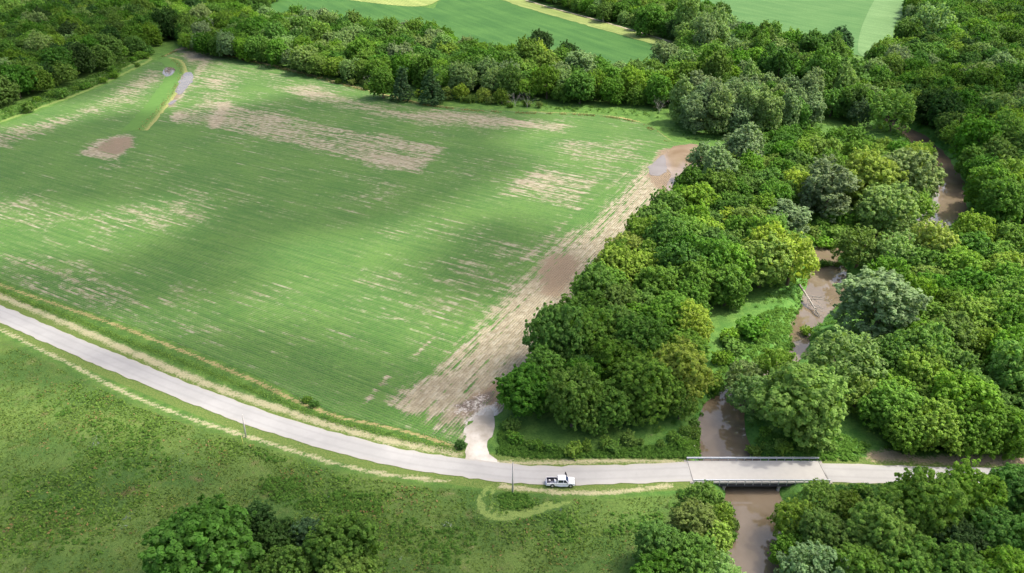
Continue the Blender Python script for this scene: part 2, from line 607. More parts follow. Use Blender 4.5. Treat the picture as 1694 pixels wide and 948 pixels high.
def build_ground():
    xs = axis([(-340, 1.6), (-130, .9), (205, 1.6), (420, 0)], -3500, 3500)
    ys = axis([(94, .9), (270, 1.3), (580, 0)], -600, 5000)
    X, F = grid(xs, ys)
    X = X.astype(float)
    d = creek_bank(X)
    d2 = d + (vnoise(X, 6.0) - .5) * 2.2
    s = np.clip((d2 + 1.2) / 6.2, 0, 1)
    z = -3.5 * (1 - s * s * (3 - 2 * s))
    lum = (vnoise(X, 3.2) - .5) * .30 + (vnoise(X, 1.7) - .5) * .15
    rd = np.minimum(dist_line(X, ROAD_L[::4]), dist_line(X, ROAD_R[::4]))
    south = np.zeros(len(X))
    meadow_poly = pts2([(-400, 470), (-120, 505), (0, 556), (120, 614), (215, 662), (320, 702), (430, 735), (560, 777), (700, 802), (850, 815), (1000, 825), (1130, 815), (1190, 830), (1200, 1500), (-700, 1500)])
    south = np.clip(.5 + sdf(X, meadow_poly) / 1.5, 0, 1)
    z = z + lum * south * np.clip((rd - 5) / 4, 0, 1) * 1.2 * (np.hypot(X[:, 0], X[:, 1] - 180) < 400)
    hay = np.zeros(len(X))
    for px, hw in [
        ([(-200, 396), (-100, 440), (0, 488), (100, 531), (215, 581), (330, 630), (430, 665), (520, 695), (600, 718), (680, 736), (756, 748)], 1.25),
        ([(-200, 470), (-100, 505), (0, 545), (60, 575), (120, 604), (215, 653), (320, 694), (400, 719), (480, 744), (560, 768), (640, 785), (740, 796)], .6),
        ([(800, 762), (850, 766), (930, 764.5), (1010, 762), (1080, 763), (1135, 766)], .75),
        ([(830, 804), (900, 812), (960, 816), (1040, 812), (1110, 803)], .7),
    ]:
        hay = np.maximum(hay, stripe(X, px, hw))
    dry = np.zeros(len(X))
    for px, hw in [
        ([(-200, 388), (-100, 430), (0, 471), (100, 506), (200, 541), (300, 580), (370, 609), (430, 634), (470, 655), (520, 675), (560, 690), (640, 706), (700, 722), (766, 742)], .55),
        ([(275, 92), (300, 81), (330, 80), (400, 97), (480, 115), (560, 136), (660, 163), (730, 176), (830, 184), (985, 190), (1060, 204), (1105, 232)], 1.4),
        ([(286, 100), (298, 112), (299, 128), (280, 160), (255, 190), (235, 212)], 1.0),
    ]:
        dry = np.maximum(dry, stripe(X, px, hw))
    loop = np.zeros(len(X))
    for px, hw in [
        ([(806, 806), (794, 826), (800, 846), (822, 857), (862, 853), (900, 843), (940, 830)], .68),
        ([(818, 808), (810, 826), (818, 843), (838, 849), (872, 843), (910, 832)], .48),
        ([(-100, 240), (0, 202), (60, 180), (130, 155), (200, 124), (236, 106), (248, 99), (242, 93)], 1.6),
        ([(-100, 224), (0, 190), (60, 171), (130, 145), (195, 117), (228, 102), (240, 96)], 1.2),
    ]:
        loop = np.maximum(loop, stripe(X, px, hw))
    soil = blob(X, [(1425, 748), (1470, 741), (1520, 752), (1580, 752), (1900, 750), (1900, 771), (1640, 772), (1500, 766), (1440, 764)], 1.4) * .9
    soil = np.maximum(soil, blob(X, [(284, 84), (300, 78), (335, 80), (330, 88), (295, 90)], 3))
    mud = np.clip(.95 - np.abs(d2) / 1.3, 0, 1) * np.clip(vnoise(X, 9.0) * 2.2 - .55, 0, 1)
    mud = np.maximum(mud, np.clip(.6 - d2 / 1.0, 0, 1))
    for px in ([(1312, 520), (1330, 500), (1345, 515), (1340, 545), (1338, 580), (1318, 580), (1310, 545)], [(1345, 428), (1372, 424), (1400, 430), (1392, 440), (1352, 446)]):
        mud = np.maximum(mud, blob(X, px, 1.2))
    lush = np.clip(1.2 - np.abs(d - 3) / 14, 0, 1)
    lush = np.maximum(lush, blob(X, [(1150, 640), (1200, 540), (1310, 500), (1320, 590), (1230, 620), (1180, 700), (1150, 750)], 4))
    lush = np.maximum(lush, blob(X, [(1245, 755), (1250, 700), (1330, 690), (1400, 700), (1450, 740), (1425, 762), (1340, 760)], 3))
    lush *= 1 - south * .8
    mown = np.clip(1.6 - (rd - 3.0) / 2.2, 0, 1)
    me = mesh_np('ground', np.column_stack([X, z]), F, ground_material(), True)
    vattr(me, 'zone_a', np.column_stack([hay, dry, mud, loop]))
    vattr(me, 'zone_b', np.column_stack([soil, south, lush, mown]))
    tag(link('ground', me), kind='structure')
    return


def snapped_sheet(name, P, step, z, mat, attrs=None):
    """A gridded sheet cut to polygon P (its border vertices are pulled onto the outline)."""
    lo, hi = P.min(0) - step, P.max(0) + step
    xs, ys = np.arange(lo[0], hi[0] + step, step), np.arange(lo[1], hi[1] + step, step)
    X, F = grid(xs, ys)
    ins = inside(X, P)
    # closest outline point for vertices near the outline
    cells = ins[F].sum(1) >= 2
    used = np.unique(F[cells])
    XY = X.copy()
    out = used[~ins[used]]
    near = used[ins[used]]
    L = np.vstack([P, P[:1]])

    def closest(Q):
        best, C = np.full(len(Q), 1e9), Q.copy()
        for i in range(len(L) - 1):
            a, ab = L[i], L[i + 1] - L[i]
            t = np.clip(((Q - a) @ ab) / max(ab @ ab, 1e-9), 0, 1)
            c = a + t[:, None] * ab
            dd = ((Q - c) ** 2).sum(1)
            m = dd < best
            best[m] = dd[m]
            C[m] = c[m]
        return C
    XY[out] = closest(X[out])
    F = F[cells]
    remap = np.full(len(X), -1)
    remap[used] = np.arange(len(used))
    V = np.column_stack([XY[used], np.full(len(used), z)])
    me = mesh_np(name, V, remap[F], mat, True)
    if attrs:
        attrs(me, V[:, :2])
    return tag(link(name, me), kind='structure')


def flat_sheet(name, P, z, mat):
    me = bpy.data.meshes.new(name)
    import bmesh
    bm = bmesh.new()
    vs = [bm.verts.new((x, y, z)) for x, y in P]
    es = [bm.edges.new((vs[i], vs[(i + 1) % len(vs)])) for i in range(len(vs))]
    bmesh.ops.triangle_fill(bm, edges=es, use_beauty=True)
    for f in bm.faces:
        if f.normal.z < 0:
            f.normal_flip()
    bm.to_mesh(me)
    bm.free()
    me.materials.append(mat)
    return tag(link(name, me), kind='structure')


def ribbon(name, L, hw, z, mat, rough_edge=0.0, n_across=6):
    T = np.gradient(L, axis=0)
    T /= np.linalg.norm(T, axis=1)[:, None]
    N = np.stack([-T[:, 1], T[:, 0]], 1)
    hw = np.broadcast_to(hw, (len(L),))
    V, E = [], []
    k = n_across + 1
    for i in range(len(L)):
        for j in range(k):
            s = -1 + 2 * j / n_across
            w = hw[i]
            if rough_edge and j in (0, n_across):
                w = w + (vnoise(np.array([[L[i][0] + 31 * j, L[i][1]]]), 2.0)[0] - .5) * rough_edge
            q = L[i] + N[i] * w * s
            V.append((q[0], q[1], z))
            E.append(s)
    n = len(L)
    F = [(i * k + j, (i + 1) * k + j, (i + 1) * k + j + 1, i * k + j + 1) for i in range(n - 1) for j in range(n_across)]
    F = [f[::-1] for f in F] if False else F
    me = mesh_np(name, V, F, mat, False)
    if len(me.polygons) and me.polygons[0].normal.z < 0:
        me.flip_normals()
    vattr(me, 'edge', E, 'FLOAT')
    return tag(link(name, me), kind='structure')


def wobble(P, amp, s=3.0):
    P = smooth_line(np.vstack([P, P[:1]]), 1.0)[:-1]
    c = P.mean(0)
    r = P - c
    l = np.linalg.norm(r, axis=1)[:, None]
    return P + r / l * ((vnoise(P, s) - .5) * 2 * amp)[:, None]


build_ground()

# crop field -------------------------------------------------------
d_main = (at(690, 285) - at(285, 199)).normalized()
d_head = (at(720, 690) - at(1060, 330)).normalized()


def field_cover(me, X):
    bare = np.full(len(X), .235) + (vnoise(X, 40.0) - .5) * .24 + (vnoise(X, 14.0) - .5) * .16
    wet = np.zeros(len(X))
    dark = np.zeros(len(X))
    head = np.zeros(len(X))
    for px, s, soft in [
        ([(276, 192), (340, 164), (440, 184), (560, 209), (742, 244), (690, 289), (600, 270), (480, 241), (370, 214), (290, 206)], .50, 4),
        ([(820, 322), (885, 275), (998, 295), (955, 347)], .46, 3),
        ([(300, 86), (345, 93), (400, 125), (378, 170), (335, 165), (322, 130)], .36, 10),
        ([(298, 84), (335, 84), (350, 98), (315, 102)], .7, 5),
        ([(440, 125), (560, 158), (700, 184), (800, 189), (945, 206), (930, 219), (760, 213), (650, 197), (520, 170)], .36, 8),
        ([(700, 184), (800, 190), (945, 206), (930, 216), (800, 206)], .25, 5),
        ([(880, 225), (1060, 230), (1090, 262), (1000, 288), (930, 262)], .30, 9),
        ([(0, 214), (120, 186), (250, 112), (284, 122), (230, 166), (140, 196), (60, 230), (0, 252), (-150, 300), (-200, 270)], .48, 8),
        ([(124, 257), (160, 230), (212, 221), (230, 240), (190, 264)], .75, 4),
        ([(-100, 340), (60, 318), (330, 335), (340, 372), (180, 400), (0, 395), (-100, 400)], .22, 12),  # sunny yellowish band: its sunlight is painted in along with barer soil
        ([(0, 430), (60, 428), (200, 470), (180, 500), (60, 470)], .20, 8),
        ([(700, 480), (880, 400), (960, 380), (900, 470), (840, 560), (740, 620), (650, 600)], .20, 12),
        ([(560, 240), (760, 250), (840, 300), (760, 420), (600, 420), (500, 340)], .10, 25),
    ]:
        bare = np.maximum(bare, bare * .5 + s * blob(X, px, soft)) if s > .4 else bare + s * blob(X, px, soft)
    hl = smooth_line(pts2([(1120, 285), (1050, 360), (985, 425), (925, 500), (870, 565), (810, 625), (770, 660)]), 4)
    dh = dist_line(X, hl)
    h = np.clip(1.5 - dh / 12.0, 0, 1)
    bare += h * (.66 + .30 * (vnoise(X, 11.0) - .4))
    head = np.clip(1.9 - dh / 11.0, 0, 1)
    bare = np.maximum(bare, .9 * blob(X, [(640, 655), (700, 622), (780, 590), (860, 555), (925, 500), (955, 500), (950, 545), (880, 610), (840, 640), (815, 700), (770, 706), (700, 690), (650, 682)], 4))
    for px, s, soft in [
        ([(880, 445), (905, 420), (940, 415), (972, 435), (950, 475), (925, 500), (890, 485)], .9, 6.0),
        ([(880, 585), (925, 520), (955, 512), (950, 545), (895, 600)], .9, 2.5),
        ([(765, 660), (800, 640), (850, 615), (830, 680), (790, 695), (740, 690)], .8, 2.0),
        ([(150, 248), (180, 228), (222, 226), (226, 242), (190, 260)], .8, 3.0),
        ([(1068, 290), (1090, 248), (1160, 236), (1172, 255), (1120, 318), (1090, 318)], 1, 3.0),
        ([(270, 118), (290, 118), (320, 130), (290, 178), (268, 178)], .7, 3.0),
    ]:
        w = blob(X, px, soft) * s
        wet = np.maximum(wet, w)
        bare = np.maximum(bare, w * 1.15)
    for px, s, soft in [
        ([(745, 672), (790, 655), (822, 640), (820, 665), (775, 684)], 1, 1.6),
        ([(905, 560), (935, 535), (948, 540), (915, 580)], .7, 2.0),
        ([(268, 122), (292, 122), (286, 112)], .8, 2.0),
    ]:
        dark = np.maximum(dark, blob(X, px, soft) * s)
    for px, hw, s in [([(374, 170), (352, 212)], 2.5, .35), ([(604, 668), (640, 624)], .8, .5), ([(715, 560), (690, 586)], .6, .4), ([(1040, 285), (960, 345), (880, 420), (840, 440)], 1.3, .22),
                      ([(340, 100), (310, 150), (290, 200)], 2.5, .2)]:
        bare = np.maximum(bare, bare + s * np.clip(stripe(X, px, hw), 0, 1))
    vattr(me, 'gravel', np.maximum(blob(X, [(772, 735), (768, 700), (790, 672), (822, 664), (826, 690), (815, 735)], 2.2), .6 * blob(X, [(700, 690), (790, 640), (830, 660), (810, 710)], 5)), 'FLOAT')
    vattr(me, 'cover', np.column_stack([np.clip(bare, 0, 1.3), np.clip(wet, 0, 1), np.clip(head, 0, 1), np.clip(dark, 0, 1)]))


snapped_sheet('crop_field', FIELD, 1.0, .05, field_material(d_main, d_head), field_cover)

# grass waterway (levee) that runs into the field
wz = NT('waterway_grass')
_p = wz.pos()
_nm, _nf = wz.noise(_p, .3, 4), wz.noise(_p, 1.5, 3)
_e = wz.attr('edge').outputs['Fac']
_c = wz.mix(_nm, (.060, .145, .030), (.105, .195, .042))
_c = wz.mix(wz.step(wz.m('ADD', _e, wz.m('MULTIPLY', wz.m('SUBTRACT', _nf, .5), 1.1)), .50, 1.0), _c, wz.mix(_nm, (.19, .21, .06), (.33, .30, .12)))
wz.principled(_c, .9, .15)
ribbon('grass_waterway', smooth_line(pts2([(268, 98), (284, 102), (291, 113), (290, 128), (272, 158), (248, 188), (222, 217)]), 2), np.array([6.0]), .12, wz.mat, 1.6)

# puddles and flooded corner
W_BROWN = water_material('brown_puddle_water', (.195, .138, .088), (.27, .205, .145), .12, .04)
W_CLEAR = water_material('rain_puddle_water', (.16, .13, .10), (.20, .17, .14), .05, .03)
for px, mt, amp in [
    ([(1096, 262), (1116, 243), (1150, 240), (1172, 252), (1150, 280), (1122, 312), (1102, 312), (1108, 290)], W_BROWN, 1.4),
    ([(1074, 276), (1094, 258), (1100, 264), (1102, 285), (1078, 290)], W_CLEAR, 1.2),
    ([(268, 121), (274, 112), (288, 113), (288, 121), (276, 127)], W_CLEAR, .5),
    ([(289, 153), (303, 123), (317, 121), (318, 133), (301, 155)], W_CLEAR, 1.0),
    ([(276, 173), (286, 166), (293, 167), (283, 174)], W_CLEAR, .8),
]:
    _pz = globals().get('_pz', .085) + .012
    flat_sheet('puddle', wobble(pts2(px), amp, 3.0), _pz, mt)

# fields beyond the hedgerow
FAR_DIR = (at(1115, 74) - at(860, 2)).normalized()
flat_sheet('far_crop_field', smooth_line(pts2([(400, 60), (440, -30), (600, -10), (700, 12), (725, 2), (745, -60), (800, -60), (845, -2), (930, 29), (1020, 53), (1118, 80), (1095, 118), (1050, 140), (900, 130), (700, 95), (500, 75)]), 4), .15,
           simple_field_material('far_crop', (.036, .108, .023), (.072, .168, .036), FAR_DIR, 1.5))
flat_sheet('hay_field', smooth_line(pts2([(430, -90), (760, -90), (742, -20), (720, 4), (690, 11), (640, 8), (590, 2), (500, -8)]), 4), .25,
           simple_field_material('hay_stubble', (.17, .23, .06), (.30, .34, .11), FAR_DIR, 3.0))
flat_sheet('bean_field', smooth_line(pts2([(1120, -150), (1150, -10), (1180, 20), (1270, 52), (1350, 74), (1420, 92), (1474, 96), (1478, 50), (1500, 0), (1520, -60), (1540, -150)]), 4), .15,
           simple_field_material('far_beans', (.062, .152, .042), (.104, .205, .062), FAR_DIR, 1.5))
flat_sheet('pale_field_strip', smooth_line(pts2([(1470, -100), (1452, -20), (1436, 20), (1424, 50), (1420, 88), (1446, 94), (1474, 95), (1480, 40), (1500, 0), (1510, -100)]), 4), .25,
           simple_field_material('pale_beans', (.105, .200, .068), (.155, .262, .100), FAR_DIR, 1.5))
ribbon('grass_strip', smooth_line(pts2([(740, -40), (850, 1), (930, 25), (1020, 50), (1090, 69), (1125, 80)]), 6), np.array([9.0]), .3, simple_field_material('verge_grass', (.14, .20, .05), (.27, .31, .10), FAR_DIR, 2.5), 3.0)
ribbon('dirt_path', smooth_line(pts2([(830, -12), (900, 10), (985, 33), (1050, 52), (1110, 70)]), 6), np.array([1.1]), .4, road_material('path_dirt', (.34, .29, .20), (.42, .36, .26), False), .8)
ribbon('far_gravel_road', smooth_line(pts2([(960, -10), (1010, 8), (1055, 24), (1105, 36), (1200, 56), (1325, 81), (1375, 99), (1400, 108)]), 6), np.array([5.0]), .3, road_material('far_gravel', (.50, .46, .41), (.62, .58, .53), False), 1.5)

# road, drive, creek
ROADM = road_material('sealed_gravel', (.325, .320, .302), (.380, .373, .352))
ribbon('road', ROAD_L, 2.9, .08, ROADM, .6)
ribbon('road', ROAD_R, 2.9, .08, ROADM, .6)
DRIVE_PX = [(773, 706), (780, 694), (789, 684), (797, 692), (806, 678), (817, 682), (819, 700), (815, 722), (808, 738), (812, 755), (832, 772), (800, 774), (768, 770), (772, 752), (771, 735)]
snapped_sheet('gravel_drive', wobble(pts2(DRIVE_PX), 1.3, 1.6), .6, .065, road_material('crushed_rock', (.30, .265, .21), (.60, .56, .50), False))
T_ = np.gradient(CREEK_L, axis=0)
ribbon('creek', CREEK_L, CREEK_W + 2.0, WATER_Z, water_material('muddy_creek_water', (.135, .104, .066), (.178, .142, .100), .04, .02))

# ------------------------------------------------------------------ foliage


def leaf_material(name='leaves', trans=.48):
    t = NT(name)
    oi = t.n('ShaderNodeObjectInfo')
    tone = t.attr('tone', 'INSTANCER')
    base = t.mix(t.step(tone.outputs['Alpha'], .4, .6), oi.outputs['Color'], tone.outputs['Color'])
    tint = t.attr('tint').outputs['Fac']
    rnd = oi.outputs['Random']
    hsv = t.n('ShaderNodeHueSaturation')
    t.set(hsv.inputs['Color'], base)
    t.set(hsv.inputs['Hue'], t.m('ADD', .485, t.m('MULTIPLY', rnd, .03)))
    t.set(hsv.inputs['Saturation'], t.m('ADD', .92, t.m('MULTIPLY', t.m('FRACT', t.m('MULTIPLY', rnd, 7.3)), .14)))
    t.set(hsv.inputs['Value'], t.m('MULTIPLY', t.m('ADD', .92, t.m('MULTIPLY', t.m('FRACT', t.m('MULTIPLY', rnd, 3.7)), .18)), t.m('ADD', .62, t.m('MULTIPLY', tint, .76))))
    col = hsv.outputs[0]
    d = t.n('ShaderNodeBsdfDiffuse')
    t.set(d.inputs[0], col)
    tr = t.n('ShaderNodeBsdfTranslucent')
    t.set(tr.inputs[0], t.mix(1.0, col, (1.15, 1.15, .6), 'MULTIPLY'))
    mx = t.n('ShaderNodeMixShader')
    mx.inputs[0].default_value = trans
    t.t.links.new(d.outputs[0], mx.inputs[1])
    t.t.links.new(tr.outputs[0], mx.inputs[2])
    gl = t.n('ShaderNodeBsdfGlossy')
    gl.inputs['Roughness'].default_value = .45
    gl.inputs[0].default_value = (1, 1, 1, 1)
    m2 = t.n('ShaderNodeMixShader')
    m2.inputs[0].default_value = .006
    t.t.links.new(mx.outputs[0], m2.inputs[1])
    t.t.links.new(gl.outputs[0], m2.inputs[2])
    t.t.links.new(m2.outputs[0], t.out.inputs[0])
    return t.mat


LEAF = leaf_material()
BARK = plain('bark', (.13, .10, .075), .9, .1, var=.3, scale=2.0)
DEADWOOD = plain('weathered_wood', (.36, .33, .29), .9, .1, var=.25, scale=2.0)


def unit(v):
    return v / np.maximum(np.linalg.norm(v, axis=-1, keepdims=True), 1e-9)


def leaf_quads(C, N, size, tint, g, aspect=.62):
    """Rhombic leaf sprays: centres C, facing N; returns V, F, tint per face."""
    n = len(C)
    a = unit(np.cross(N, g.normal(size=(n, 3))))
    b = np.cross(N, a)
    s = (size * g.uniform(.7, 1.3, n))[:, None]
    V = np.stack([C - a * s, C + b * s * aspect - a * s * .1, C + a * s, C - b * s * aspect + a * s * .1], 1).reshape(-1, 3)
    return V, np.arange(n * 4).reshape(-1, 4), tint


def clump_cloud(centres, dirs, radii, per, leaf, g, tight=.55, squash=.85):
    """Leaves over many small clumps; each clump is a ball of sprays that faces outward."""
    k = len(centres)
    n = k * per
    idx = np.repeat(np.arange(k), per)
    u = unit(g.normal(size=(n, 3)))
    d = dirs[idx]
    u = unit(u + d * .75)                      # mostly the outer half
    rad = radii[idx] * g.uniform(.62, 1.0, n)
    off = u * rad[:, None]
    off[:, 2] *= squash
    C = centres[idx] + off
    N = unit(u * tight * 1.5 + g.normal(size=(n, 3)) * .33 + np.array([0, 0, .55]))
    ct = g.uniform(.12, .88, k)
    tint = np.clip(ct[idx] + g.normal(size=n) * .14, 0, 1)
    return leaf_quads(C, N, np.full(n, leaf), tint, g)


def crown_mesh(name, g, lobes, clump_r, spacing, per, leaf, centre, squash=.85, tight=.55, fill=500, fill_r=None):
    """lobes: [(centre, (rx, ry, rz))] ellipsoids; clumps sit on their outer skins."""
    Cs, Ds = [], []
    LC = np.array([l[0] for l in lobes])
    LR = np.array([l[1] for l in lobes])
    for c, r in zip(LC, LR):
        area = 4 * math.pi * ((r[0] * r[1]) ** 1.6 / 3 + (r[0] * r[2]) ** 1.6 / 3 + (r[1] * r[2]) ** 1.6 / 3) ** (1 / 1.6)
        k = int(area / spacing ** 2)
        i = np.arange(k) + .5
        ph, th = np.arccos(1 - 2 * i / k), math.pi * (1 + 5 ** .5) * i
        u = np.stack([np.cos(th) * np.sin(ph), np.sin(th) * np.sin(ph), np.cos(ph)], 1)
        u = unit(u + g.normal(size=u.shape) * .16)
        P = c + u * r * g.uniform(.74, 1.22, (k, 1))
        nrm = unit(u / r)
        Cs.append(P)
        Ds.append(nrm)
    P, D = np.vstack(Cs), np.vstack(Ds)
    q = ((P[:, None, :] - LC[None]) / LR[None])
    deep = ((q ** 2).sum(2) < .72).any(1)
    out = unit(P - np.array(centre))
    keep = ~deep & ((D * out).sum(1) > -.45) & (D[:, 2] > -.75)
    P, D = P[keep], unit(D[keep] + out[keep] * .4 + np.array([0, 0, .25]))
    rad = clump_r * g.uniform(.55, 1.30, len(P))
    sel = g.integers(0, len(P), len(P) // 3)      # twigs that stand out of the crown
    P = np.vstack([P, P[sel] + unit(D[sel] + g.normal(size=(len(sel), 3)) * .4) * g.uniform(.5, 1.25, (len(sel), 1)) * clump_r * 1.5])
    D = np.vstack([D, D[sel]])
    rad = np.concatenate([rad, clump_r * g.uniform(.35, .6, len(sel))])
    V, F, T = clump_cloud(P, D, rad, per, leaf, g, tight, squash)
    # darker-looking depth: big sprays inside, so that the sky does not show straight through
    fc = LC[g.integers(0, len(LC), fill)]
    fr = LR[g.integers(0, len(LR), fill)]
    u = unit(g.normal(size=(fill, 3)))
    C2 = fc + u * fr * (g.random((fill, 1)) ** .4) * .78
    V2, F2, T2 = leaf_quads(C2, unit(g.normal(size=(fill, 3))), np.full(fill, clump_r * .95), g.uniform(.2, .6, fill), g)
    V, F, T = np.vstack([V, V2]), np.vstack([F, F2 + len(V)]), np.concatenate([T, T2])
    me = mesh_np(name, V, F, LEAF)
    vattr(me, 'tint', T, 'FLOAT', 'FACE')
    return me


def broad_lobes(g, R, zc, hz, n=15, lr=.42, low=-.55):
    """Uneven limbs of foliage: some stand out, some sink back, and the top is broken."""
    L = [(np.array([g.normal() * .3, g.normal() * .3, zc + hz * .34]), np.array([R * .50, R * .50, hz * .42]))]
    i = np.arange(n) + .5
    zz = low + (0.90 - low) * i / n
    th = math.pi * (1 + 5 ** .5) * i + g.uniform(0, 6)
    for z, t in zip(zz, th):
        t += g.uniform(-.35, .35)
        s = math.sqrt(max(0, 1 - z * z))
        k = g.uniform(.48, .84)
        c = np.array([math.cos(t) * s * R * k, math.sin(t) * s * R * k, zc + z * hz * g.uniform(.52, .86)])
        r = R * lr * g.uniform(.62, 1.15)
        L.append((c, np.array([r, r, r * g.uniform(.7, 1.25)])))
    return L


def trunk_mesh(name, g, H, R, zc, r0, limbs=5):
    b = MB()
    lean = g.normal(size=2) * .03 * H
    top = Vector((lean[0], lean[1], zc + .15 * H))
    b.tube([(0, 0, -.4), (lean[0] * .2, lean[1] * .2, H * .15), (lean[0] * .6, lean[1] * .6, zc * .7), tuple(top)], [r0 * 1.35, r0, r0 * .8, r0 * .35], 7)
    for k in range(limbs):
        a = 2 * math.pi * (k + g.uniform(-.3, .3)) / limbs
        z0 = zc * g.uniform(.5, .95)
        d = R * g.uniform(.45, .75)
        p0 = Vector((lean[0] * z0 / zc, lean[1] * z0 / zc, z0))
        p2 = Vector((math.cos(a) * d, math.sin(a) * d, zc + g.uniform(0, .25) * H))
        p1 = p0.lerp(p2, .5) + Vector((0, 0, -.06 * H))
        b.tube([p0, p1, p2], [r0 * .5, r0 * .33, r0 * .12], 5)
    me = bpy.data.meshes.new(name)
    me.from_pydata(b.v, [], b.f)
    me.materials.append(BARK)
    return me


PROTO = {}   # kind -> list of (crown mesh, trunk mesh, R, H)


def make_protos():
    for i in range(5):
        g = np.random.default_rng(100 + i)
        R, zc, hz = 5.6, 5.6, 6.2
        lob = broad_lobes(g, R, zc, hz, 20 + 2 * i, (.36, .33, .38, .34, .32)[i], -.6)
        cr = crown_mesh('crown', g, lob, .60, .88, 28, .245, (0, 0, zc), fill=900)
        PROTO.setdefault('broadleaf_tree', []).append((cr, trunk_mesh('trunk', g, 11.5, R, zc, .30), R, 12.0))
    for i in range(3):                                   # looser crown of upright plumes
        g = np.random.default_rng(200 + i)
        R, zc = 4.6, 9.0
        lob = []
        for k in range(26):
            a, d = 2.4 * k + g.uniform(-.5, .5), R * .78 * math.sqrt((k + .4) / 26)
            z = zc + 4.6 * (1 - (d / R) ** 2) + g.uniform(-4.0, 1.4)
            r = g.uniform(.9, 1.5)
            lob.append((np.array([math.cos(a) * d, math.sin(a) * d, z]), np.array([r, r, r * g.uniform(1.2, 1.9)])))
        for k in range(6):
            a = k * 1.05 + g.uniform(-.3, .3)
            lob.append((np.array([math.cos(a) * 2.9, math.sin(a) * 2.9, zc - 4.2 + g.uniform(-1, 1)]), np.array([1.5, 1.5, 2.2])))
        cr = crown_mesh('crown', g, lob, .55, .86, 22, .24, (0, 0, zc), 1.15, .40, 600)
        PROTO.setdefault('cottonwood_tree', []).append((cr, trunk_mesh('trunk', g, 16.0, R, zc, .32), R, 17.0))
    for i in range(3):                                   # open crown of fine drooping sprays
        g = np.random.default_rng(300 + i)
        R, zc, hz = 5.0, 4.4, 4.6
        lob = broad_lobes(g, R, zc, hz, 24, .29, -.55)
        cr = crown_mesh('crown', g, lob, .62, 1.05, 22, .24, (0, 0, zc), 1.1, .38, 300)
        PROTO.setdefault('willow_tree', []).append((cr, trunk_mesh('trunk', g, 9.0, R, zc, .28), R, 9.5))
    g = np.random.default_rng(400)
    lob = [(np.array([g.normal() * .25, g.normal() * .25, 1.3 + k * 1.15]), np.array([2.7 - k * .33, 2.7 - k * .33, 1.1])) for k in range(8)]
    cr = crown_mesh('crown', g, lob, .5, .75, 24, .22, (0, 0, 4), .9, .5, 300)
    PROTO['cedar_tree'] = [(cr, trunk_mesh('trunk', g, 9.0, 1.2, 5, .2, 3), 2.7, 10.5)]
    for i in range(3):
        g = np.random.default_rng(500 + i)
        R, zc, hz = 2.0, 1.2, 1.7
        lob = broad_lobes(g, R, zc, hz, 8, .45, -.3)
        cr = crown_mesh('crown', g, lob, .48, .72, 22, .22, (0, 0, zc), .85, .5, 60)
        PROTO.setdefault('shrub', []).append((cr, trunk_mesh('stem', g, 2.2, 1.0, 1.0, .07, 3), R, 3.0))


make_protos()

TONES = {
    'dark green': (.096, .212, .030), 'deep green': (.058, .132, .030), 'mid green': (.145, .284, .040), 'bright green': (.204, .355, .050), 'light green': (.205, .400, .066),
    'yellow-green': (.310, .430, .072), 'grey-green': (.225, .330, .145), 'pale green': (.240, .365, .115), 'bluish green': (.078, .165, .062), 'olive green': (.165, .262, .047),
}
TREES = []    # dicts: kind, p (x, y), R, z, tone, zone, label


def add_tree(kind, p, R, tone, zone, label=None, hs=1.0, z=0.0):
    TREES.append(dict(kind=kind, p=(float(p[0]), float(p[1])), R=float(R), tone=tone, zone=zone, label=label, hs=hs, z=z, d=depth_of((p[0], p[1], 0))))


def crown_at(px, py, rpx, kind, tone, zone, label=None, hs=1.0):
    """A tree whose crown shows round photo pixel (px, py) with radius rpx there."""
    R0, H0 = PROTO[kind][0][2:4]
    R = 5.0
    for _ in range(4):
        zc = .55 * H0 * hs * R / R0
        q = at(px, py, zc)
        R = rpx / F_PX * depth_of(q)
    add_tree(kind, q[:2], R, tone, zone, label, hs)


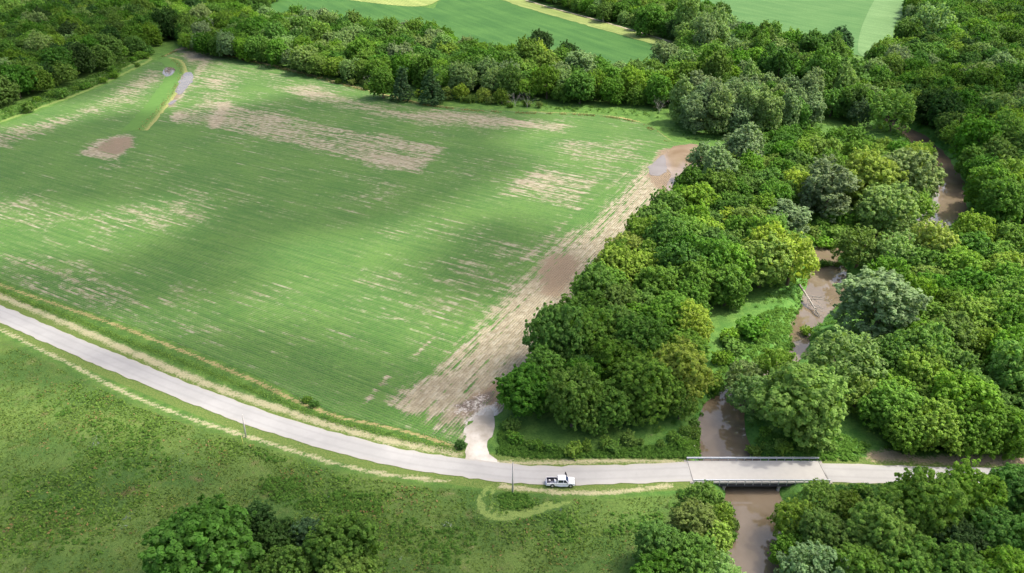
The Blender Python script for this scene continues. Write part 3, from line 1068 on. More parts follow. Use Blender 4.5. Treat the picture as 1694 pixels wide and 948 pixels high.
# single trees and clumps that the photo singles out: crown centre, crown radius (photo pixels)
for a in [
    # clump at the lower left
    (330, 908, 86, 'broadleaf_tree', 'dark green', 'meadow clump', 'big fresh green round tree, largest of the clump in the meadow', .95),
    (424, 862, 30, 'broadleaf_tree', 'deep green', 'meadow clump', 'small very dark green tree at the top of the meadow clump', 1),
    (462, 893, 34, 'broadleaf_tree', 'deep green', 'meadow clump', 'dark tree in the middle of the meadow clump, beside the big fresh green tree', 1),
    (505, 885, 30, 'broadleaf_tree', 'bluish green', 'meadow clump', 'small bluish dark tree between the two broad trees of the meadow clump', 1),
    (475, 945, 46, 'broadleaf_tree', 'dark green', 'meadow clump', 'dark green tree at the picture bottom, in the middle of the meadow clump', 1),
    (570, 905, 58, 'broadleaf_tree', 'dark green', 'meadow clump', 'broad dark green tree, right-hand end of the meadow clump', 1),
    (575, 968, 52, 'broadleaf_tree', 'mid green', 'meadow clump', 'mid green tree cut by the bottom edge, below the broad dark one in the meadow', 1),
    # below the road, left of the creek
    (1165, 822, 30, 'willow_tree', 'mid green', 'creek thicket', 'low green tree right at the left end of the bridge, below the road', 1),
    (1193, 838, 22, 'willow_tree', 'bright green', 'creek thicket', 'small tree leaning over the water just below the bridge', 1.1),
    (1150, 862, 38, 'broadleaf_tree', 'olive green', 'creek thicket', 'olive green tree on the left creek bank below the bridge', .9),
    (1180, 885, 34, 'broadleaf_tree', 'yellow-green', 'creek thicket', 'yellow-green tree on the left creek bank, near the water below the bridge', .9),
    (1092, 905, 44, 'broadleaf_tree', 'mid green', 'creek thicket', 'round green tree at the meadow side of the creek thicket', 1),
    (1140, 925, 46, 'broadleaf_tree', 'mid green', 'creek thicket', 'broad green tree in the middle of the creek thicket below the bridge', 1),
    (1186, 945, 42, 'willow_tree', 'pale green', 'creek thicket', 'pale feathery tree beside the water at the bottom edge', 1),
    (1085, 965, 46, 'broadleaf_tree', 'dark green', 'creek thicket', 'dark green tree cut by the bottom edge, left end of the creek thicket', 1),
    # below the road, right of the creek
    (1318, 845, 38, 'willow_tree', 'bright green', 'roadside grove', 'feathery bright green tree right of the creek, under the bridge end', 1.1),
    (1356, 822, 32, 'willow_tree', 'bright green', 'roadside grove', 'light green tree just below the right-hand half of the bridge', 1),
    (1312, 895, 34, 'willow_tree', 'mid green', 'roadside grove', 'low green tree leaning over the right side of the creek', 1),
    (1362, 880, 40, 'broadleaf_tree', 'mid green', 'roadside grove', 'mid green tree behind the leaning creekside trees below the bridge', 1),
    (1405, 832, 26, 'willow_tree', 'olive green', 'roadside grove', 'thin pale tree in the grass below the road, right of the bridge', 1),
    (1460, 878, 56, 'broadleaf_tree', 'bright green', 'roadside grove', 'large round bright green tree in the middle of the roadside grove', 1),
    (1530, 835, 62, 'broadleaf_tree', 'mid green', 'roadside grove', 'large dark-sided tree touching the road, right of the bridge', 1.1),
    (1605, 818, 48, 'broadleaf_tree', 'bright green', 'roadside grove', 'bright tall tree whose top hides the road near the right edge', 1.1),
    (1682, 815, 50, 'broadleaf_tree', 'mid green', 'roadside grove', 'green tree below the road in the right edge of the picture', 1.1),
    (1350, 945, 56, 'willow_tree', 'grey-green', 'roadside grove', 'grey-green willow-like tree at the bottom edge, right of the creek', 1),
    (1425, 945, 48, 'broadleaf_tree', 'mid green', 'roadside grove', 'green tree at the bottom edge between grey willow and big bright tree', 1),
    (1500, 930, 50, 'broadleaf_tree', 'bright green', 'roadside grove', 'bright green tree at the bottom edge below the large dark-sided tree', 1),
    (1585, 900, 44, 'broadleaf_tree', 'deep green', 'roadside grove', 'dark tree in the hollow of the roadside grove, under the tall bright tree', 1),
    (1590, 960, 56, 'broadleaf_tree', 'mid green', 'roadside grove', 'broad tree cut by the bottom edge under the dark hollow', 1),
    (1660, 885, 48, 'broadleaf_tree', 'mid green', 'roadside grove', 'green tree below the right-edge roadside tree, halfway to the bottom', 1),
    (1670, 955, 52, 'broadleaf_tree', 'bright green', 'roadside grove', 'bright tree in the lower right corner of the picture', 1),
    (1740, 850, 55, 'broadleaf_tree', 'mid green', 'roadside grove', 'tree mostly cut off by the right edge, halfway down the roadside grove', 1),
    # between creek and right-hand wood
    (1330, 660, 69, 'broadleaf_tree', 'light green', 'creek bank', 'big bright green maple-like tree behind the bridge, right of the creek', .95),
    (1126, 668, 27, 'willow_tree', 'mid green', 'creek bank', 'green tree hanging over the left creek bank behind the bridge', 1.1),
    (1350, 705, 34, 'willow_tree', 'bright green', 'creek bank', 'low bright tree at the right foot of the big maple-like tree', 1),
    (1238, 610, 33, 'willow_tree', 'pale green', 'creek bank', 'small pale tree over the creek at the upper left of the hanging tree', 1),
    (1288, 604, 36, 'willow_tree', 'bright green', 'creek bank', 'light green tree at the upper left shoulder of the big maple-like tree', 1),
    (1252, 645, 42, 'willow_tree', 'pale green', 'creek bank', 'pale loose tree hanging over the creek behind the bridge', .9),
    (1395, 590, 60, 'willow_tree', 'pale green', 'creek bank', 'wide pale green tree with bare grey twigs, on the creek bend', .95),
    (1482, 672, 42, 'broadleaf_tree', 'bright green', 'right-hand wood', 'bright tree at the lower left corner of the right-bank wood', 1),
    (1500, 712, 34, 'broadleaf_tree', 'mid green', 'right-hand wood', 'low tree reaching toward the brown bare ground, left end of right-bank wood', 1),
    (1552, 705, 42, 'broadleaf_tree', 'bright green', 'right-hand wood', 'second tree from left above the brown bare ground', 1),
    (1612, 712, 40, 'broadleaf_tree', 'mid green', 'right-hand wood', 'third tree from left above the brown bare ground', 1),
    (1668, 706, 42, 'broadleaf_tree', 'mid green', 'right-hand wood', 'last tree before the right edge above the brown bare ground', 1),
    (1420, 645, 36, 'willow_tree', 'bright green', 'creek bank', 'light green tree between big bright tree and right-hand wood', 1),
    (1455, 500, 62, 'cottonwood_tree', 'grey-green', 'creek bank', 'large grey-green tree on the right bank of the muddy pool', .62),
    (1425, 405, 40, 'willow_tree', 'olive green', 'creek bank', 'olive spreading tree at the head of the muddy pool', .9),
    (1480, 415, 38, 'willow_tree', 'pale green', 'creek bank', 'pale bushy tree above the pool, beside the right-hand wood', 1),
    (1470, 450, 34, 'willow_tree', 'mid green', 'creek bank', 'green tree between the olive and the large grey-green tree by the pool', 1),
    (1310, 425, 44, 'willow_tree', 'yellow-green', 'creek bank', 'yellowest tree, leaning over the left bank of the muddy pool', 1.15),
    (1262, 432, 42, 'broadleaf_tree', 'yellow-green', 'creekside wood', 'yellow-green tree left of the yellowest tree by the pool', 1),
    (1305, 362, 34, 'cottonwood_tree', 'grey-green', 'creekside wood', 'small grey-green tree with bare twigs above the yellow tree', .6),
    (1372, 305, 42, 'cottonwood_tree', 'grey-green', 'creekside wood', 'grey-green round tree amid bright trees in the upper creekside wood', .7),
    (1440, 290, 46, 'broadleaf_tree', 'yellow-green', 'creekside wood', 'light yellow-green tree, upper left of the bright group by the upper creek', 1),
    (1500, 285, 44, 'broadleaf_tree', 'pale green', 'creekside wood', 'pale bright tree at the water of the upper creek reach', 1),
    (1470, 330, 44, 'broadleaf_tree', 'pale green', 'creekside wood', 'pale tree at the lower front of the bright group by the upper creek', 1),
    (1520, 330, 28, 'willow_tree', 'bright green', 'creekside wood', 'low bright tree at the bend of the upper creek reach', 1),
    (1230, 243, 34, 'cottonwood_tree', 'grey-green', 'creekside wood', 'tall pale tree standing up at the top end of the creekside wood', .8),
    (1160, 262, 22, 'cottonwood_tree', 'grey-green', 'creekside wood', 'slim grey-green tree beside the flooded field corner', .9),
    (1190, 275, 30, 'cottonwood_tree', 'grey-green', 'creekside wood', 'grey-green tree just right of the slim one at the flooded corner', .8),
    (1530, 248, 17, 'willow_tree', 'bright green', 'upper wood', 'small bright tree alone on the water of the upper creek', 1),
    # top middle
    (632, 133, 21, 'broadleaf_tree', 'mid green', 'field-end hedgerow', 'small round tree standing free at the field edge, in front of hedgerow', 1.2),
    (665, 135, 15, 'cedar_tree', 'bluish green', 'field-end hedgerow', 'left one of two dark bluish conical cedars at the field edge', 1),
    (713, 138, 18, 'cedar_tree', 'bluish green', 'field-end hedgerow', 'right one of two dark bluish conical cedars at the field edge', .85),
    (738, 152, 9, 'broadleaf_tree', 'yellow-green', 'field-end hedgerow', 'small yellow-green tree just right of the two cedars', 1.1),
    (762, 150, 13, 'broadleaf_tree', 'yellow-green', 'field-end hedgerow', 'second small yellow-green tree right of the two cedars', 1),
    (800, 155, 12, 'willow_tree', 'yellow-green', 'field-end hedgerow', 'low yellow-green tree at the field edge beside grey brush', 1),
    (830, 158, 13, 'willow_tree', 'olive green', 'field-end hedgerow', 'low olive tree at the field edge near grey brush', 1),
    (895, 68, 18, 'broadleaf_tree', 'deep green', 'field-end hedgerow', 'dark tree rising above the hedgerow against the far green field', 1.1),
    (940, 92, 17, 'broadleaf_tree', 'deep green', 'field-end hedgerow', 'slim dark tree standing alone against the far green field', 1.5),
    (888, 92, 22, 'willow_tree', 'yellow-green', 'field-end hedgerow', 'yellow-green tree below the dark tree that rises above the hedgerow', 1.2),
    (960, 108, 28, 'cottonwood_tree', 'grey-green', 'field-end hedgerow', 'grey-green broad tree right of the slim dark one', .62),
    (1100, 92, 25, 'cottonwood_tree', 'grey-green', 'middle wood', 'dull grey-green tree at the right tip of the far green field', .62),
    (1000, 18, 13, 'broadleaf_tree', 'mid green', 'far lane', 'round tree at the far lane beside the distant utility pole', 1.2),
    (1075, 30, 24, 'broadleaf_tree', 'mid green', 'far lane', 'broad bright tree between far grass strip and pale road', 1.0),
    (1118, 48, 15, 'broadleaf_tree', 'deep green', 'far lane', 'dark round tree in front of the pale far road', 1.1),
    (1390, 65, 22, 'cottonwood_tree', 'bluish green', 'middle wood', 'dark grey-topped tree standing against the pale strip of far field', .6),
    (1395, 125, 36, 'broadleaf_tree', 'mid green', 'middle wood', 'broad flat-topped tree below the pale far road end', 1.0),
    (1480, 178, 38, 'willow_tree', 'bright green', 'upper wood', 'wide feathery tree at the left rim of the upper wood', 1.0),
    (1545, 38, 34, 'willow_tree', 'pale green', 'upper wood', 'pale green tree at the top of the upper wood beside the far field', 1.2),
]:
    px, py, rp, kd, tn, zn, lb, hs = a
    crown_at(px, py, rp, kd, tn, zn, lb, hs)

ZONES = [
    # name, base polygon (photo pixels), radii, tones, kinds
    ('creekside wood', [(862, 688), (905, 718), (985, 722), (1065, 712), (1105, 690), (1126, 648), (1140, 602), (1160, 562), (1176, 520), (1222, 496), (1296, 476), (1310, 440), (1262, 408), (1262, 372), (1310, 352), (1350, 345), (1440, 352), (1500, 345), (1505, 300), (1488, 268), (1400, 255), (1300, 252), (1240, 258), (1195, 285), (1165, 312), (1130, 350), (1070, 405), (1010, 458), (975, 503), (962, 548), (905, 612), (866, 642)],
     (4.6, 7.2), [('mid green', 5), ('bright green', 3), ('dark green', 2), ('yellow-green', .7)], [('broadleaf_tree', 1)], 1.0),
    ('right-hand wood', [(1464, 690), (1495, 722), (1560, 727), (1640, 725), (1790, 725), (1860, 600), (1810, 440), (1690, 425), (1600, 422), (1530, 440), (1500, 470), (1500, 520), (1470, 570), (1458, 630)],
     (4.6, 6.8), [('bright green', 5), ('mid green', 4), ('yellow-green', 1.2)], [('broadleaf_tree', 1)], 1.0),
    ('cottonwood grove', [(1120, 205), (1150, 222), (1230, 228), (1310, 225), (1355, 205), (1350, 188), (1290, 178), (1200, 180), (1140, 185)], (4.6, 6.4), [('grey-green', 3), ('pale green', 1), ('mid green', .6)], [('cottonwood_tree', 1)], .92),
    ('field-end hedgerow', [(325, 92), (400, 101), (480, 118), (560, 133), (640, 143), (760, 158), (900, 168), (1000, 176), (1085, 181), (1110, 168), (1080, 142), (1000, 140), (900, 118), (830, 108), (750, 88), (700, 72), (620, 60), (520, 52), (460, 45), (380, 36), (330, 42), (300, 68)],
     (5.6, 8.4), [('dark green', 3), ('mid green', 4), ('bright green', 1.5), ('pale green', 1), ('grey-green', 1)], [('broadleaf_tree', 5), ('willow_tree', 1)], 1.0),
    ('left-hand wood', [(-190, 232), (-60, 205), (0, 176), (60, 160), (120, 138), (160, 122), (205, 102), (236, 88), (252, 74), (300, 66), (330, 40), (440, 18), (470, -8), (460, -45), (-190, -45)],
     (5.8, 9.0), [('dark green', 4), ('deep green', 1.5), ('mid green', 3), ('bright green', 1), ('pale green', .6)], [('broadleaf_tree', 6), ('willow_tree', 1)], 1.0),
    ('middle wood', [(1120, 135), (1140, 95), (1125, 68), (1150, 52), (1200, 66), (1280, 82), (1330, 96), (1385, 112), (1405, 160), (1440, 190), (1440, 218), (1385, 205), (1355, 186), (1290, 172), (1200, 172), (1130, 178), (1095, 176)],
     (5.6, 8.6), [('dark green', 2), ('mid green', 3), ('bright green', 2), ('grey-green', 1.4), ('bluish green', 1.2), ('pale green', 1)], [('broadleaf_tree', 4), ('willow_tree', 1), ('cottonwood_tree', 1)], 1.0),
    ('upper wood', [(1612, 372), (1604, 310), (1590, 262), (1548, 214), (1485, 190), (1440, 160), (1420, 130), (1440, 112), (1490, 102), (1500, 60), (1512, 5), (1530, -45), (1900, -45), (1900, 390), (1700, 385)],
     (5.6, 8.6), [('dark green', 3), ('mid green', 4), ('bright green', 1.6), ('deep green', 1), ('pale green', 1), ('grey-green', .6)], [('broadleaf_tree', 5), ('willow_tree', 1.3)], 1.0),
    ('far lane', [(870, -4), (960, 22), (1040, 44), (1085, 58), (1130, 72), (1180, 60), (1200, 48), (1120, 20), (1060, 0), (1000, -20), (880, -40)],
     (5.0, 8.0), [('mid green', 3), ('dark green', 2), ('bright green', 1), ('pale green', 1)], [('broadleaf_tree', 3), ('willow_tree', 1)], 1.0),
]


def pick(opts, g):
    w = np.array([o[1] for o in opts], float)
    return opts[g.choice(len(opts), p=w / w.sum())][0]


def scatter_zone(zone, px, rr, tones, kinds, hs, g):
    P = pts2(px)
    lo, hi = P.min(0), P.max(0)
    area = np.prod(hi - lo)
    n = int(area / (rr[0] ** 2) * 6)
    X = lo + g.random((n, 2)) * (hi - lo)
    X = X[inside(X, P)]
    X = X[creek_bank(X) > 2.5]
    grid_ = {}
    cs = rr[1] * 2.0
    key = lambda p: (int(math.floor(p[0] / cs)), int(math.floor(p[1] / cs)))
    for t in TREES:
        grid_.setdefault(key(t['p']), []).append((t['p'], t['R'] * .95))
    for p in X:
        far = depth_of((p[0], p[1], 0))
        R = g.uniform(*rr)
        k = key(p)
        ok = True
        for i in (-1, 0, 1):
            for j in (-1, 0, 1):
                for q, r in grid_.get((k[0] + i, k[1] + j), ()):
                    if (p[0] - q[0]) ** 2 + (p[1] - q[1]) ** 2 < (.62 * (R + r)) ** 2:
                        ok = False
                        break
        if ok:
            grid_.setdefault(k, []).append(((p[0], p[1]), R))
            add_tree(pick(kinds, g), p, R, pick(tones, g), zone, None, hs * g.uniform(.85, 1.28))


for zi, (zn, px, rr, tn, kd, hs) in enumerate(ZONES):
    scatter_zone(zn, px, rr, tn, kd, hs, np.random.default_rng(900 + zi))

# shrubs along banks and wood edges (photo pixel of their foot, radius in metres)
SHRUBS = []


def shrub_row(px, n, tone, zone, rr, g, spread=2.0):
    L = smooth_line(pts2(px), 1.0)
    for k in range(n):
        p = L[int((k + g.uniform(.1, .9)) / n * (len(L) - 1))] + g.normal(size=2) * spread * .5
        add_tree('shrub', p, g.uniform(*rr), tone, zone, None, g.uniform(.8, 1.2))


_g = np.random.default_rng(77)
shrub_row([(1270, 408), (1320, 398), (1380, 392), (1400, 372), (1340, 378)], 20, 'bright green', 'pool thicket', (1.8, 3.2), _g, 4)
shrub_row([(1180, 640), (1205, 600), (1225, 560), (1260, 550)], 10, 'bright green', 'grassy bank', (1.2, 2.4), _g, 3)
shrub_row([(1115, 728), (1135, 715), (1140, 690), (1150, 660)], 6, 'mid green', 'bridge bank', (.8, 1.4), _g, 2)
shrub_row([(830, 700), (845, 728), (880, 742), (950, 746), (1020, 740), (1080, 735), (1130, 740)], 14, 'mid green', 'wood foot', (.9, 1.7), _g, 1.5)
shrub_row([(1255, 750), (1258, 715), (1280, 742), (1330, 745), (1380, 735)], 10, 'bright green', 'far bank', (.9, 1.6), _g, 1.5)
shrub_row([(10, 193), (60, 176), (110, 156), (160, 138), (200, 118), (232, 100), (246, 88)], 15, 'mid green', 'left wood edge', (1.4, 3.4), _g, 9)
shrub_row([(560, 138), (610, 146), (680, 158), (760, 168), (860, 176), (900, 178)], 22, 'olive green', 'hedgerow foot', (1.4, 2.8), _g, 3)
shrub_row([(1205, 880), (1208, 850), (1200, 825)], 7, 'mid green', 'water edge', (.9, 1.6), _g, 1)
shrub_row([(1390, 830), (1420, 818), (1450, 835)], 7, 'mid green', 'road slope', (.9, 1.5), _g, 1.5)
shrub_row([(1350, 432), (1375, 428), (1395, 432)], 5, 'mid green', 'pool island', (.9, 1.3), _g, .8)
add_tree('shrub', at(1336, 540)[:2], 1.6, 'bright green', 'pool edge', 'small round bright bush on the mud beside the narrow creek neck', 1)
add_tree('shrub', at(1242, 556)[:2], 3.6, 'mid green', 'grassy bank', 'big rounded bush alone in the tall grass left of the creek', 1)
add_tree('shrub', at(948, 751)[:2], 1.7, 'bright green', 'wood foot', 'pale leafy bush at the roadside in front of the creekside wood', 1)
add_tree('shrub', at(762, 741)[:2], 1.1, 'deep green', 'drive corner', 'dark little bush at the left corner of the gravel drive', 1)
add_tree('shrub', at(520, 672)[:2], 1.0, 'dark green', 'field margin', 'dark bush with brown weeds in the field margin above the road', .8)
add_tree('shrub', at(508, 664)[:2], 1.0, 'olive green', 'field margin', 'small olive bush touching the dark bush in the field margin', .8)

# the largest in view stay single objects; the deep background becomes one mass of woods
for t in TREES:
    t['size'] = t['R'] / t['d']
trees_only = [t for t in TREES if t['kind'] != 'shrub']
trees_only.sort(key=lambda t: (t['label'] is None, -t['size']))


def in_frame(t):
    """Rough test whether the crown can fall in the picture."""
    zc = .6 * t['R'] * 2
    d = Vector((t['p'][0], t['p'][1], zc - CAM_H))
    dep = d.y * CP - d.z * SP
    x = 847 + F_PX * d.x / dep
    y = 474 - F_PX * (d.y * SP + d.z * CP) / dep
    r = t['R'] / dep * F_PX * 1.2
    return -r < x < 1694 + r and -r < y < 948 + r, x, y


for t in TREES:
    t['vis'], t['px'], t['py'] = in_frame(t)
N_SINGLE = 300
single = [t for t in trees_only if t['vis']][:N_SINGLE]
ids = {id(t) for t in single}
mass = [t for t in trees_only if id(t) not in ids]
shr = [t for t in TREES if t['kind'] == 'shrub']
print('trees', len(trees_only), 'single', len(single), 'mass', len(mass), 'shrubs', len(shr))

# labels -----------------------------------------------------------
NUM = ['first', 'second', 'third', 'fourth', 'fifth', 'sixth', 'seventh', 'eighth', 'ninth', 'tenth', 'eleventh', 'twelfth', 'thirteenth', 'fourteenth', 'fifteenth', 'sixteenth', 'seventeenth', 'eighteenth', 'nineteenth', 'twentieth']
SHAPE = {'broadleaf_tree': 'round-crowned tree', 'willow_tree': 'feathery tree', 'cottonwood_tree': 'plumed tree', 'cedar_tree': 'conical tree', 'shrub': 'bush'}
WHERE = {'creekside wood': 'of the creekside wood', 'right-hand wood': 'of the right-bank wood', 'cottonwood grove': 'of the pale grove', 'field-end hedgerow': 'of the hedgerow',
         'left-hand wood': 'of the top-left wood', 'middle wood': 'of the middle wood', 'upper wood': 'of the upper-right wood', 'far lane': 'of the far lane'}
GROUPS = {'creekside wood': 'trees of the wood between crop field and creek', 'right-hand wood': 'trees of the wood right of the creek', 'cottonwood grove': 'pale trees of the grove behind the flooded corner',
          'field-end hedgerow': 'trees of the hedgerow at the far end of the field', 'left-hand wood': 'trees of the wood left of the field', 'middle wood': 'trees of the wood below the far road',
          'upper wood': 'trees of the wood beyond the upper creek', 'far lane': 'trees along the far lane', 'meadow clump': 'trees of the clump in the meadow', 'creek thicket': 'trees of the thicket left of the creek below the bridge',
          'roadside grove': 'trees of the grove below the road', 'creek bank': 'single trees on the creek banks'}
for zn in WHERE:
    zt = [t for t in single if t['zone'] == zn and not t['label']]
    zt.sort(key=lambda t: -t['py'])
    for row in range(0, len(zt), 9):
        part = sorted(zt[row:row + 9], key=lambda t: t['px'])
        rn = NUM[min(row // 9, 19)]
        for i, t in enumerate(part):
            w = 'front row' if row == 0 else rn + ' row back'
            t['label'] = f"{t['tone']} {SHAPE[t['kind']]}, {NUM[i]} from left in {w} {WHERE[zn]}"
SW = {'pool thicket': 'thicket above the muddy pool', 'grassy bank': 'grassy bank left of the creek', 'bridge bank': 'bank left of the creek behind bridge', 'wood foot': 'roadside foot of creekside wood',
      'far bank': 'bank under the big bright tree', 'left wood edge': 'edge of the left wood', 'hedgerow foot': 'foot of the far hedgerow', 'water edge': 'water edge below the bridge', 'road slope': 'slope below the road end',
      'pool island': 'little island in the pool'}
for zn in SW:
    zt = sorted([t for t in shr if t['zone'] == zn and not t['label']], key=lambda t: t['px'])
    for i, t in enumerate(zt):
        nth = NUM[i] + ' from left' if i < 20 else NUM[len(zt) - 1 - i] + ' from right'
        t['label'] = f"{t['tone']} bush, {nth} on the {SW[zn]}"

_used = {}


def plant(t, k):
    protos = PROTO[t['kind']]
    n = _used.get(t['kind'], 0)
    _used[t['kind']] = n + 1
    cr, tr, R0, H0 = protos[k % len(protos)]
    s = t['R'] / R0
    grp = GROUPS.get(t['zone'], 'bushes on the ' + SW.get(t['zone'], 'field margin'))
    z = -2.5 * max(0, 1 - max(creek_bank(np.array([t['p']]))[0], 0) / 5)
    root = thing(t['kind'], t['label'], 'bush' if t['kind'] == 'shrub' else 'tree', (t['p'][0], t['p'][1], z), random.uniform(0, 6.28), grp)
    root.scale = (s, s, s * t['hs'])
    c = link('crown', cr, root)
    c.color = (*TONES[t['tone']], 1)
    link('stem' if t['kind'] == 'shrub' else 'trunk', tr, root)
    return root


_rk = np.random.default_rng(5)
first_crown = {}
for t in single + [q for q in shr if q['vis']]:
    k = int(_rk.integers(0, 10))
    r = plant(t, k)
    cr = [c for c in r.children if c.name.startswith('crown')]

# far woods: one object, its trees set out by a geometry-nodes modifier
gmod_objs = [o for o in bpy.data.objects]


def far_woods(items):
    V = np.array([(t['p'][0], t['p'][1], 0) for t in items])
    me = bpy.data.meshes.new('far_woods')
    me.vertices.add(len(V))
    me.vertices.foreach_set('co', V.astype(np.float32).ravel())
    g = np.random.default_rng(8)
    kinds = [('broadleaf_tree', i) for i in range(5)] + [('willow_tree', i) for i in range(3)] + [('cottonwood_tree', i) for i in range(3)]
    idx, scl = [], []
    for t in items:
        cand = [j for j, kk in enumerate(kinds) if kk[0] == t['kind']]
        j = cand[g.integers(0, len(cand))]
        idx.append(j)
        s = t['R'] / PROTO[t['kind']][0][2]
        scl.append((s, s, s * t['hs']))
    vattr(me, 'tone', [(*TONES[t['tone']], 1) for t in items])
    a = me.attributes.new('which', 'INT', 'POINT')
    a.data.foreach_set('value', np.array(idx, np.int32))
    a = me.attributes.new('scl', 'FLOAT_VECTOR', 'POINT')
    a.data.foreach_set('vector', np.array(scl, np.float32).ravel())
    a = me.attributes.new('turn', 'FLOAT_VECTOR', 'POINT')
    a.data.foreach_set('vector', np.column_stack([np.zeros(len(V)), np.zeros(len(V)), g.uniform(0, 6.28, len(V))]).astype(np.float32).ravel())
    o = tag(link('far_woods', me), 'distant woodland seen as one mass of treetops along the upper edge of the picture', 'woods', None, 'stuff')
    ng = bpy.data.node_groups.new('far_woods', 'GeometryNodeTree')
    ng.interface.new_socket('Geometry', in_out='INPUT', socket_type='NodeSocketGeometry')
    ng.interface.new_socket('Geometry', in_out='OUTPUT', socket_type='NodeSocketGeometry')
    N = ng.nodes
    gi, go, jn = N.new('NodeGroupInput'), N.new('NodeGroupOutput'), N.new('GeometryNodeJoinGeometry')

    def named(n, ty):
        x = N.new('GeometryNodeInputNamedAttribute')
        x.data_type = ty
        x.inputs[0].default_value = n
        return [q for q in x.outputs if q.enabled][0] if False else x.outputs[0]
    wh, sc_, tu = named('which', 'INT'), named('scl', 'FLOAT_VECTOR'), named('turn', 'FLOAT_VECTOR')
    meshes = {}
    for ob in bpy.data.objects:
        if ob.type == 'MESH' and ob.name.startswith('crown'):
            meshes.setdefault(ob.data.name, ob)
    for j, (kd, i) in enumerate(kinds):
        src = meshes.get(PROTO[kd][i][0].name)
        if src is None:
            continue
        oi = N.new('GeometryNodeObjectInfo')
        oi.inputs['Object'].default_value = src
        oi.inputs['As Instance'].default_value = True
        oi.transform_space = 'ORIGINAL'
        cp = N.new('FunctionNodeCompare')
        cp.data_type = 'INT'
        cp.operation = 'EQUAL'
        ii = [s for s in cp.inputs if s.enabled and s.type == 'INT']
        ng.links.new(wh, ii[0])
        ii[1].default_value = j
        ip = N.new('GeometryNodeInstanceOnPoints')
        ng.links.new(gi.outputs[0], ip.inputs['Points'])
        ng.links.new(cp.outputs[0], ip.inputs['Selection'])
        ng.links.new(oi.outputs['Geometry'], ip.inputs['Instance'])
        ng.links.new(tu, ip.inputs['Rotation'])
        ng.links.new(sc_, ip.inputs['Scale'])
        ng.links.new(ip.outputs[0], jn.inputs[0])
    ng.links.new(jn.outputs[0], go.inputs[0])
    o.modifiers.new('woods', 'NODES').node_group = ng


far_woods(mass)

# ------------------------------------------------------------------ ground cover (nobody could count it)


def cover_material():
    t = NT('ground_cover_leaves')
    c = t.attr('col').outputs['Color']
    d = t.n('ShaderNodeBsdfDiffuse')
    t.set(d.inputs[0], c)
    tr = t.n('ShaderNodeBsdfTranslucent')
    t.set(tr.inputs[0], c)
    mx = t.n('ShaderNodeMixShader')
    mx.inputs[0].default_value = .35
    t.t.links.new(d.outputs[0], mx.inputs[1])
    t.t.links.new(tr.outputs[0], mx.inputs[2])
    t.t.links.new(mx.outputs[0], t.out.inputs[0])
    return t.mat


COVER = cover_material()


def cover(name, label, cat, V, F, C):
    me = mesh_np(name, V, F, COVER)
    vattr(me, 'col', np.column_stack([C, np.ones(len(C))]), 'FLOAT_COLOR', 'FACE')
    return tag(link(name, me), label, cat, None, 'stuff')


def ground_z(X):
    d = creek_bank(X)
    d2 = d + (vnoise(X, 6.0) - .5) * 2.2
    s = np.clip((d2 + 1.2) / 6.2, 0, 1)
    return -3.5 * (1 - s * s * (3 - 2 * s))


def lerp(a, b, t):
    return np.asarray(a) * (1 - t[:, None]) + np.asarray(b) * t[:, None]


